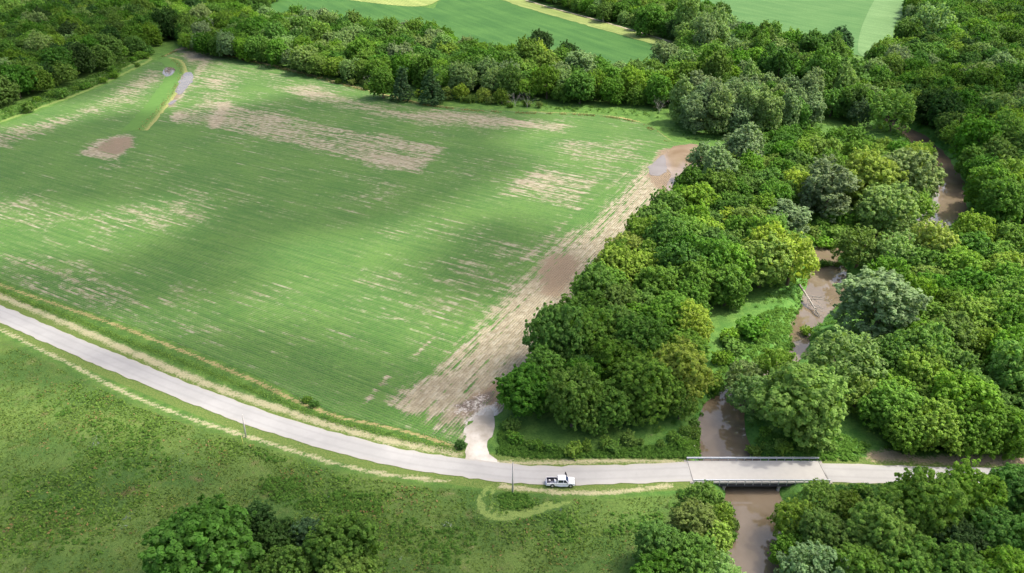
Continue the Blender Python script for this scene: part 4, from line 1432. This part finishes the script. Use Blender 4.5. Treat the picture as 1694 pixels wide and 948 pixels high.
def meadow():
    g = np.random.default_rng(21)
    P = pts2([(-260, 440), (-100, 512), (0, 563), (120, 620), (215, 668), (320, 707), (430, 740), (560, 782), (700, 806), (780, 812), (850, 824), (1000, 828), (1130, 818), (1185, 850), (1190, 1010), (-260, 1010)])
    lo, hi = P.min(0), P.max(0)
    X = lo + g.random((330000, 2)) * (hi - lo)
    X = X[inside(X, P)]
    d = np.minimum(dist_line(X, smooth_line(pts2([(806, 806), (794, 826), (800, 846), (822, 857), (862, 853), (900, 843), (940, 830)]), 3)), 9)
    X = X[d > 1.0]
    n1, n2, n3 = vnoise(X, 9.0), vnoise(X, 3.4), vnoise(X + 300, 22.0)
    dens = np.clip(.35 + 1.1 * (n1 * .6 + n2 * .4 - .28), .15, 1)
    k = g.random(len(X)) < dens
    X, n1, n2, n3 = X[k], n1[k], n2[k], n3[k]
    n = len(X)
    weedy = np.clip((n3 - .45) * 3 + (n1 - .5), 0, 1)
    hgt = .10 + .55 * np.clip(n2 * .8 + n1 * .5 - .35, 0, 1) * (.5 + weedy * .7)
    C3 = np.column_stack([X, ground_z(X) + hgt * g.uniform(.3, 1.0, n)])
    N = unit(g.normal(size=(n, 3)) * .55 + np.array([0, 0, .8]))
    V, F, _ = leaf_quads(C3, N, .12 + .16 * g.random(n) + .10 * weedy, np.zeros(n), g, .55)
    t = g.random(n)
    col = lerp((.086, .148, .030), (.150, .215, .046), t)
    w2 = np.clip(weedy * 1.1 + g.normal(size=n) * .15, 0, 1)
    col = col * (1 - w2[:, None]) + lerp((.100, .190, .034), (.165, .275, .050), t) * w2[:, None]
    red = (g.random(n) < .012 + .35 * np.clip(vnoise(X + 77, 5.0) - .62, 0, 1) * 2)
    col[red] = lerp((.22, .17, .055), (.33, .24, .11), t)[red]
    blue = (vnoise(X + 911, 4.2) > .93) & (g.random(len(X)) < .35)
    col[blue] = lerp((.15, .21, .13), (.24, .29, .21), t)[blue]
    q = []
    for px, k, r0, r1 in [([(420, 745), (560, 788), (650, 812), (630, 850), (480, 845), (400, 800)], 620, .3, .75), ([(814, 815), (870, 818), (885, 838), (835, 843)], 150, .25, .55), ([(60, 650), (260, 720), (300, 800), (120, 780)], 300, .25, .6),
                          ([(900, 850), (1100, 850), (1080, 880), (930, 900)], 260, .25, .6), ([(650, 850), (800, 870), (780, 940), (640, 930)], 220, .25, .6), ([(20, 780), (200, 850), (180, 940), (20, 920)], 200, .25, .55)]:
        Y = in_poly(px, k, g)
        Y = Y[vnoise(Y + 50, 5.0) > .42]
        q.append(clumps(Y, g.uniform(r0, r1, len(Y)), 22, .17, (.062, .150, .026), (.130, .255, .044), g))
    V, F, col = stack([(V, F, col)] + q)
    cover('meadow_weeds', 'rough green meadow weeds and grasses below the curved road', 'meadow', V, F, col)


def clumps(P2, rad, per, leaf, c1, c2, g, zoff=.25, flower=0.0):
    k = len(P2)
    Z = ground_z(P2)
    C = np.column_stack([P2, Z + rad * zoff])
    D = np.tile(np.array([0, 0, 1.0]), (k, 1))
    V, F, T = clump_cloud(C, D, rad, per, leaf, g, .55, .8)
    ct = np.repeat(g.random(k), per)
    t = np.clip(ct * .6 + g.random(len(F)) * .4, 0, 1)
    col = lerp(c1, c2, t)
    if flower:
        m = g.random(len(F)) < flower
        col[m] = (.75, .72, .58)
    return V, F, col


def stack(parts):
    Vs, Fs, Cs, b = [], [], [], 0
    for V, F, C in parts:
        Vs.append(V)
        Fs.append(F + b)
        Cs.append(C)
        b += len(V)
    return np.vstack(Vs), np.vstack(Fs), np.vstack(Cs)


def in_poly(px, n, g):
    P = pts2(px)
    lo, hi = P.min(0), P.max(0)
    X = lo + g.random((n * 4, 2)) * (hi - lo)
    return X[inside(X, P)][:n]


def undergrowth():
    g = np.random.default_rng(31)
    parts = []
    # both banks of the creek
    T = np.gradient(CREEK_L, axis=0)
    T /= np.linalg.norm(T, axis=1)[:, None]
    N = np.stack([-T[:, 1], T[:, 0]], 1)
    n = 2600
    i = g.integers(0, len(CREEK_L), n)
    side = np.where(g.random(n) < .5, 1, -1)
    off = 1.2 + g.random(n) ** 1.4 * 10
    X = CREEK_L[i] + N[i] * (side * (CREEK_W[i] + off))[:, None] + g.normal(size=(n, 2)) * .6
    rd = np.minimum(dist_line(X, ROAD_L), dist_line(X, ROAD_R))
    X = X[(creek_bank(X) > .6) & (rd > 4.6)]
    bridge = (X[:, 0] > at(1135, 780).x) & (X[:, 0] < at(1370, 780).x) & (X[:, 1] > at(1200, 812).y) & (X[:, 1] < at(1200, 750).y)
    X = X[~bridge]
    parts.append(clumps(X, g.uniform(.5, 1.15, len(X)), 26, .20, (.070, .170, .026), (.135, .265, .042), g))
    # grassy bank left of the creek, slope behind the bridge, wood foot by the road
    for px, n, r0, r1, c1, c2, fl in [
        ([(1160, 690), (1190, 610), (1215, 545), (1270, 515), (1312, 505), (1322, 575), (1270, 605), (1215, 635), (1180, 690)], 900, .35, .8, (.10, .22, .03), (.17, .31, .055), 0),
        ([(1250, 758), (1252, 715), (1300, 722), (1380, 715), (1440, 738), (1420, 762), (1340, 762)], 700, .3, .7, (.085, .20, .028), (.15, .29, .05), 0),
        ([(822, 752), (828, 700), (870, 735), (960, 748), (1060, 742), (1130, 730), (1160, 740), (1140, 758), (1000, 757), (880, 758)], 900, .3, .75, (.055, .13, .024), (.11, .22, .035), 0),
        ([(1120, 735), (1140, 705), (1158, 690), (1160, 745)], 260, .45, .9, (.08, .18, .028), (.14, .26, .04), .035),
        ([(1370, 805), (1480, 802), (1440, 835), (1380, 840)], 330, .35, .8, (.05, .13, .03), (.09, .19, .045), 0),
        ([(1120, 812), (1190, 808), (1200, 850), (1130, 850)], 260, .35, .8, (.06, .15, .028), (.11, .22, .04), 0),
        ([(1255, 412), (1310, 398), (1385, 395), (1420, 370), (1350, 352), (1300, 375)], 520, .7, 1.5, (.09, .21, .03), (.15, .29, .045), .008),
        ([(1140, 180), (1100, 205), (1120, 226), (1190, 240), (1360, 222), (1360, 200)], 420, .6, 1.5, (.05, .13, .028), (.10, .21, .04), 0),
        ([(320, 90), (400, 103), (500, 128), (600, 146), (720, 168), (900, 181), (1090, 195), (1090, 182), (900, 172), (720, 158), (600, 138), (500, 118)], 900, .5, 1.3, (.055, .13, .025), (.13, .24, .04), 0),
        ([(-40, 214), (60, 180), (160, 142), (245, 92), (240, 84), (150, 128), (50, 165), (-40, 198)], 800, .6, 1.6, (.05, .13, .025), (.11, .21, .035), .004),
        ([(1460, 742), (1500, 730), (1600, 735), (1760, 735), (1760, 752), (1620, 748), (1520, 752)], 420, .4, 1.0, (.05, .13, .022), (.11, .20, .03), 0),
        ([(1312, 520), (1332, 480), (1345, 500), (1340, 560), (1326, 590), (1312, 560)], 120, .3, .6, (.09, .18, .035), (.16, .26, .06), 0),
        ([(1352, 436), (1375, 428), (1400, 434), (1385, 442)], 90, .35, .7, (.06, .14, .03), (.11, .2, .04), 0),
    ]:
        X = in_poly(px, n, g)
        X = X[creek_bank(X) > .3]
        parts.append(clumps(X, g.uniform(r0, r1, len(X)), 24, .19 if r1 < 1.1 else .27, c1, c2, g, .25, fl))
    # dim leaf floor under the woods
    V, F, C = stack(parts)
    cover('undergrowth', 'lush green undergrowth on the creek banks and along the wood edges', 'undergrowth', V, F, C)


def margin():
    """Tall dry and green grass of the field margin."""
    g = np.random.default_rng(41)
    parts = []
    for px, n, sp, c1, c2, h, leaf in [
        ([(-260, 360), (-100, 431), (0, 472), (100, 507), (200, 542), (300, 581), (370, 610), (430, 635), (470, 656), (520, 676), (560, 691), (640, 707), (700, 723), (766, 743)], 4200, 1.0, (.22, .26, .075), (.44, .36, .18), .45, .15),
        ([(-260, 372), (-100, 443), (0, 482), (100, 520), (200, 560), (300, 598), (430, 650), (520, 686), (600, 709), (700, 733), (760, 747)], 12000, 1.15, (.11, .22, .036), (.20, .32, .065), .40, .17),
        ([(270, 94), (300, 83), (340, 84), (400, 99), (480, 118), (560, 139), (660, 165), (730, 178), (830, 186), (985, 192), (1060, 206), (1105, 234)], 5000, 1.2, (.16, .17, .05), (.30, .25, .10), .5, .35),
        ([(286, 100), (298, 112), (299, 128), (280, 160), (255, 190), (228, 216)], 500, 1.6, (.20, .20, .07), (.34, .29, .12), .5, .35),
    ]:
        L = smooth_line(pts2(px), .5)
        i = g.integers(0, len(L), n)
        X = L[i] + g.normal(size=(n, 2)) * sp * .6
        if leaf < .16 or sp == 1.2:
            X = X[vnoise(X + 19, 3.2) > .46]
            n = len(X)
        Z = g.uniform(.1, h, n)
        V, F, _ = leaf_quads(np.column_stack([X, Z]), unit(g.normal(size=(n, 3)) * .6 + np.array([0, 0, .7])), np.full(n, leaf), np.zeros(n), g, .5)
        t = np.clip(vnoise(X, 3.0) * .7 + g.random(n) * .4, 0, 1)
        parts.append((V, F, lerp(c1, c2, t)))
    V, F, C = stack(parts)
    cover('margin_grass', 'tall dry orange and green grass along the edges of the crop field', 'grass', V, F, C)


meadow()
undergrowth()
margin()

# ------------------------------------------------------------------ bridge
CONC = plain('deck_concrete', (.375, .362, .332), .85, .2, var=.10, scale=.8)
CONC_D = plain('pier_concrete', (.33, .30, .27), .9, .15, var=.2, scale=1.2)
STEEL = plain('galvanised_steel', (.44, .46, .47), .45, .4, .35, var=.10)
STEEL_D = plain('weathered_girder', (.085, .085, .095), .7, .3, .2, var=.25)
xl, xr = at(1140, 780).x, at(1364, 780).x
yn, yf = at(1250, 798.5).y, at(1250, 762.5).y
L_, W_ = xr - xl, yf - yn
bridge = thing('road_bridge', 'pale concrete road bridge with steel guardrails over the muddy creek', 'bridge', ((xl + xr) / 2, (yn + yf) / 2, 0))
b = MB()
b.box((0, 0, -.12), (L_, W_, .40))
b.build('deck', CONC, bridge, bevel=.03)
for s in (-1, 1):
    y = s * (W_ / 2 + .10)
    b = MB()
    prof = [(-.02, -.155), (.05, -.12), (-.01, -.04), (.05, 0), (-.01, .04), (.05, .12), (-.02, .155)]
    n = len(prof)
    V = []
    for x in (-L_ / 2 + .1, L_ / 2 - .1):
        V += [(x, y + s * p[0] * -1 - s * .02, .66 + p[1]) for p in prof] + [(x, y + s * .045, .66 + p[1]) for p in reversed(prof)]
    m = 2 * n
    b.add(V, [(i, (i + 1) % m, m + (i + 1) % m, m + i) for i in range(m)] + [tuple(range(m)), tuple(range(2 * m - 1, m - 1, -1))])
    b.box((0, y, .865), (L_ - .2, .30, .05))
    rail = b.build('guardrail', STEEL, bridge)
    npost = 17
    for k in range(npost):
        x = -L_ / 2 + .35 + (L_ - .7) * k / (npost - 1)
        p = MB()
        p.box((x, y + s * .13, .20), (.12, .14, 1.32))
        p.box((x, y - s * .16, .80), (.15, .12, .09))
        p.build('guardrail_post', STEEL, bridge)
    g_ = MB()
    g_.box((0, s * (W_ / 2 - .22), -.70), (L_ - .3, .06, .74))
    g_.box((0, s * (W_ / 2 - .22), -1.06), (L_ - .3, .30, .05))
    g_.build('girder', STEEL_D, bridge)
for yy in (-1.3, 1.3):
    g_ = MB()
    g_.box((0, yy, -.70), (L_ - .3, .06, .74))
    g_.build('girder', STEEL_D, bridge)
for s in (-1, 1):
    b = MB()
    b.box((s * (L_ / 2 - .25), 0, .084), (.10, W_ - .3, .012))
    b.build('expansion_joint', STEEL_D, bridge)
for px in (1200, 1292):
    x = at(px, 800).x - (xl + xr) / 2
    c = MB()
    c.box((x, 0, -1.33), (.75, W_ - .3, .46))
    c.build('pier_cap', CONC_D, bridge, bevel=.03)
    for yy in (-W_ / 2 + .55, 0, W_ / 2 - .55):
        c = MB()
        c.tube([(x, yy, -4.2), (x, yy, -1.5)], [.36, .34], 14)
        c.build('pier_column', CONC_D, bridge, smooth=True)
for s in (-1, 1):
    c = MB()
    c.box((s * (L_ / 2 + .22), 0, -1.0), (.45, W_ + .5, 2.1))
    c.build('abutment', CONC_D, bridge, bevel=.03)
    c = MB()
    c.box((s * (L_ / 2 - .15), -W_ / 2 - .30, -.9), (.30, .28, 1.9))
    c.build('end_post', CONC, bridge, bevel=.03)

# ------------------------------------------------------------------ utility poles
POLE = plain('grey_pole_wood', (.52, .48, .45), .9, .1, var=.2, scale=4)
PORC = plain('insulator_ceramic', (.55, .55, .56), .3, .5)
YEL = plain('yellow_plastic', (.62, .58, .16), .5, .4)


def utility_pole(base_px, top_px, label, arm=False):
    p = at(*base_px)
    q = at(*top_px)
    h = CAM_H * (1 - p.y / q.y)          # where the sight line of the top passes over the foot
    dx = at(top_px[0], top_px[1], h).x - p.x
    t = thing('utility_pole', label, 'utility pole', tuple(p), 0, 'utility poles')
    b = MB()
    b.tube([(0, 0, -.6), (dx * .5, 0, h * .5), (dx, 0, h)], [.17, .145, .11], 10)
    b.build('pole_shaft', POLE, t, smooth=True)
    c = MB()
    c.tube([(dx, 0, h - .02), (dx, 0, h + .16), (dx, 0, h + .22), (dx, 0, h + .34)], [.045, .045, .09, .05], 8)
    c.build('insulator', PORC, t, smooth=True)
    c = MB()
    c.box((dx * .9, -.16, h * .9), (.10, .06, .5))
    c.build('bracket', STEEL, t)
    return t


utility_pole((407, 723), (401, 688), 'leaning grey wooden pole on the tan strip left of the truck, by the road curve')
utility_pole((848, 815), (848.5, 767), 'upright grey wooden pole beside the mown loop, left of the white truck')
utility_pole((997.5, 39), (997.5, 22), 'small distant pale pole on the grass strip in front of far trees')
m_ = thing('marker_post', 'short yellow marker post in the weeds just below the leaning pole', 'marker post', tuple(at(402, 735)))
b = MB()
b.tube([(0, 0, -.2), (.02, 0, 2.2)], [.07, .06], 8)
b.build('post', YEL, m_, smooth=True)
b = MB()
b.tube([(.02, 0, 2.2), (.02, 0, 2.36)], [.08, .05], 8)
b.build('cap', YEL, m_, smooth=True)

# ------------------------------------------------------------------ dead wood


def dead_branches(b, p, d, L, r, g, depth):
    n = 4
    P, R = [p.copy()], [r]
    q, dd = p.copy(), d.copy()
    for i in range(n):
        dd = (dd + Vector(g.normal(size=3)) * .13).normalized()
        q = q + dd * L / n
        P.append(q.copy())
        R.append(max(r * (1 - .75 * (i + 1) / n), .012))
    b.tube(P, R, 5)
    if depth:
        for k in range(4):
            i = int(g.integers(1, n + 1))
            nd = (dd + Vector(g.normal(size=3)) * .55 + Vector((0, 0, .1))).normalized()
            dead_branches(b, P[i], nd, L * g.uniform(.45, .7), R[i] * .75, g, depth - 1)


def dead_tree(px, py, H, label, seed, dirs, name='dead_tree', cat='dead tree', group=None, zb=0.0):
    g = np.random.default_rng(seed)
    t = thing(name, label, cat, (*at(px, py)[:2], zb), 0, group)
    b = MB()
    b.tube([(0, 0, -.3), (.1, 0, H * .35)], [.16, .11], 7)
    b.build('trunk', DEADWOOD, t)
    for d in dirs:
        b = MB()
        dead_branches(b, Vector((.05, 0, H * .2)), Vector(d).normalized(), H * .75, .085, g, 2)
        b.build('branch', DEADWOOD, t)
    return t


dead_tree(936, 545, 6.5, 'bare grey dead tree leaning out of the wood over the muddy field edge', 3, [(-.7, -.2, .7), (-.3, .3, .9), (.1, -.3, .9), (-.8, .2, .35)])
dead_tree(1436, 590, 7.0, 'bare grey dead treetop beside the wide pale tree on the creek bend', 4, [(.5, -.2, .8), (.1, .2, 1), (.7, .3, .5)])
for k, (px, py, H) in enumerate([(575, 133, 7), (612, 146, 6), (722, 160, 5), (852, 176, 6), (872, 178, 6), (1090, 188, 7)]):
    dead_tree(px, py, H, ['grey bare brush at the far hedgerow, left of the free-standing round tree', 'grey bare brush touching the free-standing round tree at the field edge', 'grey bare brush between the two dark cedars',
                          'left one of two grey bare bushes between yellow-green trees at field edge', 'right one of two grey bare bushes between yellow-green trees at field edge', 'grey bare brush left of the pale cottonwood grove'][k], 20 + k,
              [(-.5, 0, .8), (.5, .1, .8), (0, -.3, .9), (.1, .4, .8)], group='grey brush at the field edge')
dead_tree(1458, 150, 11, 'white leaning snag among the dark trees of the upper wood', 9, [(.15, 0, 1)])

# fallen tree in the creek
p0, p1 = at(1322, 472, 0), at(1356, 524, -2.3)
log = thing('fallen_tree', 'fallen bleached tree with broken branches lying in the muddy pool', 'fallen tree', tuple(p0))
v = p1 - p0
b = MB()
b.tube([(0, 0, .3), tuple(v * .5 + Vector((0, 0, .3))), tuple(v)], [.34, .26, .12], 9)
b.build('trunk', DEADWOOD, log, smooth=True)
g = np.random.default_rng(12)
for k, (t0, dv, ln) in enumerate([(.35, (.75, -.65, .05), 7.5), (.45, (.9, -.4, .0), 6.0), (.5, (.25, -1, -.02), 7.0), (.3, (-.1, -1, .05), 5.5), (.6, (.5, -.85, .03), 5.0), (.7, (.05, -1, 0), 4.0)]):
    b = MB()
    q = v * t0 + Vector((0, 0, .35 * (1 - t0)))
    dead_branches(b, q, Vector(dv).normalized(), ln, .13, g, 1)
    b.build('branch', DEADWOOD, log)

# ------------------------------------------------------------------ pickup truck
WHITE = plain('white_paint', (.80, .80, .81), .25, .5, var=.01)
BLACK = plain('black_plastic', (.018, .018, .02), .6, .3)
GLASS = plain('dark_window_glass', (.025, .03, .04), .06, .6, var=.05)
BLUEGLASS = plain('windshield_glass', (.05, .07, .13), .05, .7, var=.2)
RUBBER = plain('tyre_rubber', (.022, .022, .024), .9, .2)
ALLOY = plain('wheel_alloy', (.60, .60, .60), .35, .5, .6)
CHROME = plain('bright_trim', (.62, .64, .68), .25, .5, .8)
LINER = plain('bed_liner', (.05, .05, .065), .75, .25)
LAMP = plain('headlamp_lens', (.70, .72, .75), .15, .6)
REDL = plain('tail_lamp_red', (.35, .02, .02), .3, .5)
GREYBAG = plain('grey_canvas', (.20, .21, .25), .9, .1)
WHITEBAG = plain('white_sack_cloth', (.78, .77, .74), .8, .2)

tp = at(927.5, 807.5)
tr = thing('pickup_truck', 'white pickup truck parked half on the verge below the road', 'pickup truck', (tp.x, tp.y + 1.0, 0.09), R_(-0.8))
# local: +x front, +y far side (left of the vehicle)


def arch(x, r, z0, z1=None):
    return [(x + r * math.cos(math.pi * k / 10), z0 + r * math.sin(math.pi * k / 10)) for k in range(11)]


b = MB()
side = [(-2.92, .55), (-2.90, 1.02), (-2.84, 1.10), (-.75, 1.12), (1.62, 1.12), (1.66, 1.14), (2.30, 1.10), (2.78, 1.02), (2.90, .92), (2.92, .60), (2.86, .52)]
front_arch = arch(2.04, .47, .48)
rear_arch = arch(-1.68, .47, .48)
prof = side + front_arch + [(-1.15, .46)] + rear_arch
prof = side + [(2.52, .50)] + front_arch[0:] + [(1.50, .42), (-1.14, .42)] + rear_arch + [(-2.2, .50)]
b.prism(prof, -.99, -.90)
b.prism(prof, .90, .99)
b.build('side_panel', WHITE, tr)
b = MB()
b.prism([(-.72, .45), (-.72, 1.10), (1.60, 1.12), (1.60, .45)], -.90, .90)
b.build('cab_body', WHITE, tr)
b = MB()
b.prism([(1.602, .70), (1.602, 1.12), (1.70, 1.15), (2.30, 1.13), (2.72, 1.07), (2.86, .98), (2.90, .70)], -.902, .902)
b.build('hood', WHITE, tr, bevel=.03)
b = MB()
b.box((2.89, 0, .80), (.05, 1.2, .26))
b.build('grille', BLACK, tr)
# greenhouse: roof, pillars as a tapered shell
b = MB()
zr, zb = 1.90, 1.11
base = [(-.72, -.92), (1.66, -.92), (1.66, .92), (-.72, .92)]
top = [(-.58, -.74), (.98, -.74), (.98, .74), (-.58, .74)]
V = [(x, y, zb) for x, y in base] + [(x, y, zr - .05) for x, y in top] + [(x * .97 + .01, y * .93, zr) for x, y in top]
b.add(V, [(3, 2, 1, 0)] + [(i, (i + 1) % 4, 4 + (i + 1) % 4, 4 + i) for i in range(4)] + [(4 + i, 4 + (i + 1) % 4, 8 + (i + 1) % 4, 8 + i) for i in range(4)] + [(8, 9, 10, 11)])
b.build('cab_roof', WHITE, tr)


def pane(name, quad, mat, out, parent=tr, th=.015):
    q = [Vector(p) for p in quad]
    o = Vector(out).normalized()
    b = MB()
    b.add([p + o * .004 for p in q] + [p + o * (.004 + th) for p in q], [(0, 1, 2, 3), (7, 6, 5, 4)] + [(i, 4 + i, 4 + (i + 1) % 4, (i + 1) % 4) for i in range(4)])
    return b.build(name, mat, parent)


lw = lambda x, s, f: (x, s * (.92 - (.18) * f), zb + (zr - .05 - zb) * f)
for s in (-1, 1):
    pane('side_window', [lw(.62, s, .12), lw(1.42, s, .12), lw(.98, s, .86), lw(.62, s, .88)], GLASS, (0, s, .2))
    pane('side_window', [lw(-.52, s, .14), lw(.52, s, .12), lw(.52, s, .88), lw(-.42, s, .86)], GLASS, (0, s, .2))
pane('windshield', [(1.62, -.80, 1.17), (1.62, .80, 1.17), (1.03, .66, 1.80), (1.03, -.66, 1.80)], BLUEGLASS, (.75, 0, .6))
pane('rear_window', [(-.70, .78, 1.22), (-.70, -.78, 1.22), (-.60, -.66, 1.78), (-.60, .66, 1.78)], GLASS, (-1, 0, .15))
b = MB()
b.box((-1.80, 0, .62), (2.12, 1.80, .06))
b.build('bed_floor', LINER, tr)
for nm, c, d in [('bed_wall', (-1.8, -.87, .87), (2.12, .05, .44)), ('bed_wall', (-1.8, .87, .87), (2.12, .05, .44)), ('bed_wall', (-.78, 0, .87), (.06, 1.70, .44))]:
    b = MB()
    b.box(c, d)
    b.build(nm, LINER, tr)
b = MB()
b.box((-2.885, 0, .84), (.06, 1.78, .52))
tg = b.build('tailgate', WHITE, tr, bevel=.015)
b = MB()
b.box((-2.925, 0, .98), (.02, .22, .05))
b.build('tailgate_handle', BLACK, tg)
for x in (-1.68, 2.04):
    for s in (-1, 1):
        b = MB()
        b.tube([(x, s * .74, .40), (x, s * .78, .40), (x, s * .97, .40), (x, s * 1.0, .40)], [.36, .40, .40, .36], 22)
        ty = b.build('tyre', RUBBER, tr, smooth=False)
        b = MB()
        b.tube([(x, s * .985, .40), (x, s * 1.015, .40)], [.25, .22], 16)
        b.build('rim', ALLOY, ty)
for s in (-1, 1):
    b = MB()
    b.box((2.84, s * .78, .86), (.12, .30, .16))
    b.build('headlight', LAMP, tr, bevel=.02)
    b = MB()
    b.box((-2.90, s * .93, .88), (.06, .10, .34))
    b.build('tail_light', REDL, tr)
    b = MB()
    b.box((.40, s * 1.04, .40), (2.0, .16, .06))
    b.build('running_board', CHROME, tr, bevel=.01)
    b = MB()
    b.box((1.30, s * 1.12, 1.20), (.12, .22, .18))
    b.box((1.34, s * 1.0, 1.16), (.05, .16, .05))
    b.build('side_mirror', BLACK, tr)
    for x in (.50, -.55):
        b = MB()
        b.box((x, s * .995, 1.0), (.16, .03, .04))
        b.build('door_handle', BLACK, tr)
for nm, x, dx in (('front_bumper', 2.93, .12), ('rear_bumper', -2.97, .14)):
    b = MB()
    b.box((x, 0, .55), (dx, 1.90, .20))
    b.build(nm, CHROME if dx > .13 else BLACK, tr, bevel=.03)
# open front door on the far side
b = MB()
a_ = R_(62)
dx_, dy_ = -math.cos(a_) * 1.0, math.sin(a_) * 1.0
h0 = Vector((1.45, 1.0, 0))
q = lambda f, z: (h0.x + dx_ * f, h0.y + dy_ * f, z)
n_ = Vector((dy_, -dx_, 0)).normalized() * .03
Vd = [Vector(q(*p)) for p in ((0, .45), (1, .45), (1, 1.12), (0, 1.12))]
b.add([p - n_ for p in Vd] + [p + n_ for p in Vd], [(0, 1, 2, 3), (7, 6, 5, 4)] + [(i, 4 + i, 4 + (i + 1) % 4, (i + 1) % 4) for i in range(4)])
dr = b.build('door', WHITE, tr)
b = MB()
Vd = [Vector(q(*p)) for p in ((.08, 1.12), (1, 1.12), (.95, 1.82), (.50, 1.80))]
b.add([p - n_ for p in Vd] + [p + n_ for p in Vd], [(0, 1, 2, 3), (7, 6, 5, 4)] + [(i, 4 + i, 4 + (i + 1) % 4, (i + 1) % 4) for i in range(4)])
b.build('door_window', BLACK, dr)


def lump(name, c, d, mat, label, cat, seed):
    """A soft filled sack: a squashed ball with uneven sides."""
    g = np.random.default_rng(seed)
    n, m = 14, 9
    V, F = [], []
    ph = g.uniform(0, 6, 4)
    for j in range(m):
        for i in range(n):
            t, p = 2 * math.pi * i / n, math.pi * (j + .5) / m
            k = 1 + .10 * math.sin(2 * t + ph[0]) + .08 * math.sin(3 * t + 2 * p + ph[1])
            x, y, z = math.cos(t) * math.sin(p), math.sin(t) * math.sin(p), math.cos(p)
            sq = lambda a: math.copysign(abs(a) ** .65, a)
            V.append((sq(x) * d[0] / 2 * k, sq(y) * d[1] / 2 * k, sq(z) * d[2] / 2))
    F = [(j * n + (i + 1) % n, j * n + i, (j + 1) * n + i, (j + 1) * n + (i + 1) % n) for j in range(m - 1) for i in range(n)]
    F += [tuple(range(n)), tuple((m - 1) * n + i for i in range(n))[::-1]]
    me = bpy.data.meshes.new(name)
    me.from_pydata(V, [], F)
    me.materials.append(mat)
    me.polygons.foreach_set('use_smooth', [True] * len(me.polygons))
    o = link(name, me)
    o.location = tr.matrix_basis @ Vector(c)
    return tag(o, label, cat, 'load in the truck bed')


bpy.context.view_layer.update()
lump('cargo_sack', (-1.08, -.10, .93), (.48, 1.05, .56), WHITEBAG, 'big white bundle in the truck bed against the cab', 'bundle', 1)
lump('cargo_sack', (-2.20, .30, .80), (.34, .34, .30), WHITEBAG, 'small white bundle in the rear half of the truck bed', 'bundle', 2)
lump('cargo_sack', (-1.80, -.42, .80), (.9, .55, .30), GREYBAG, 'grey canvas bundle in the truck bed between the white bundles', 'bundle', 3)
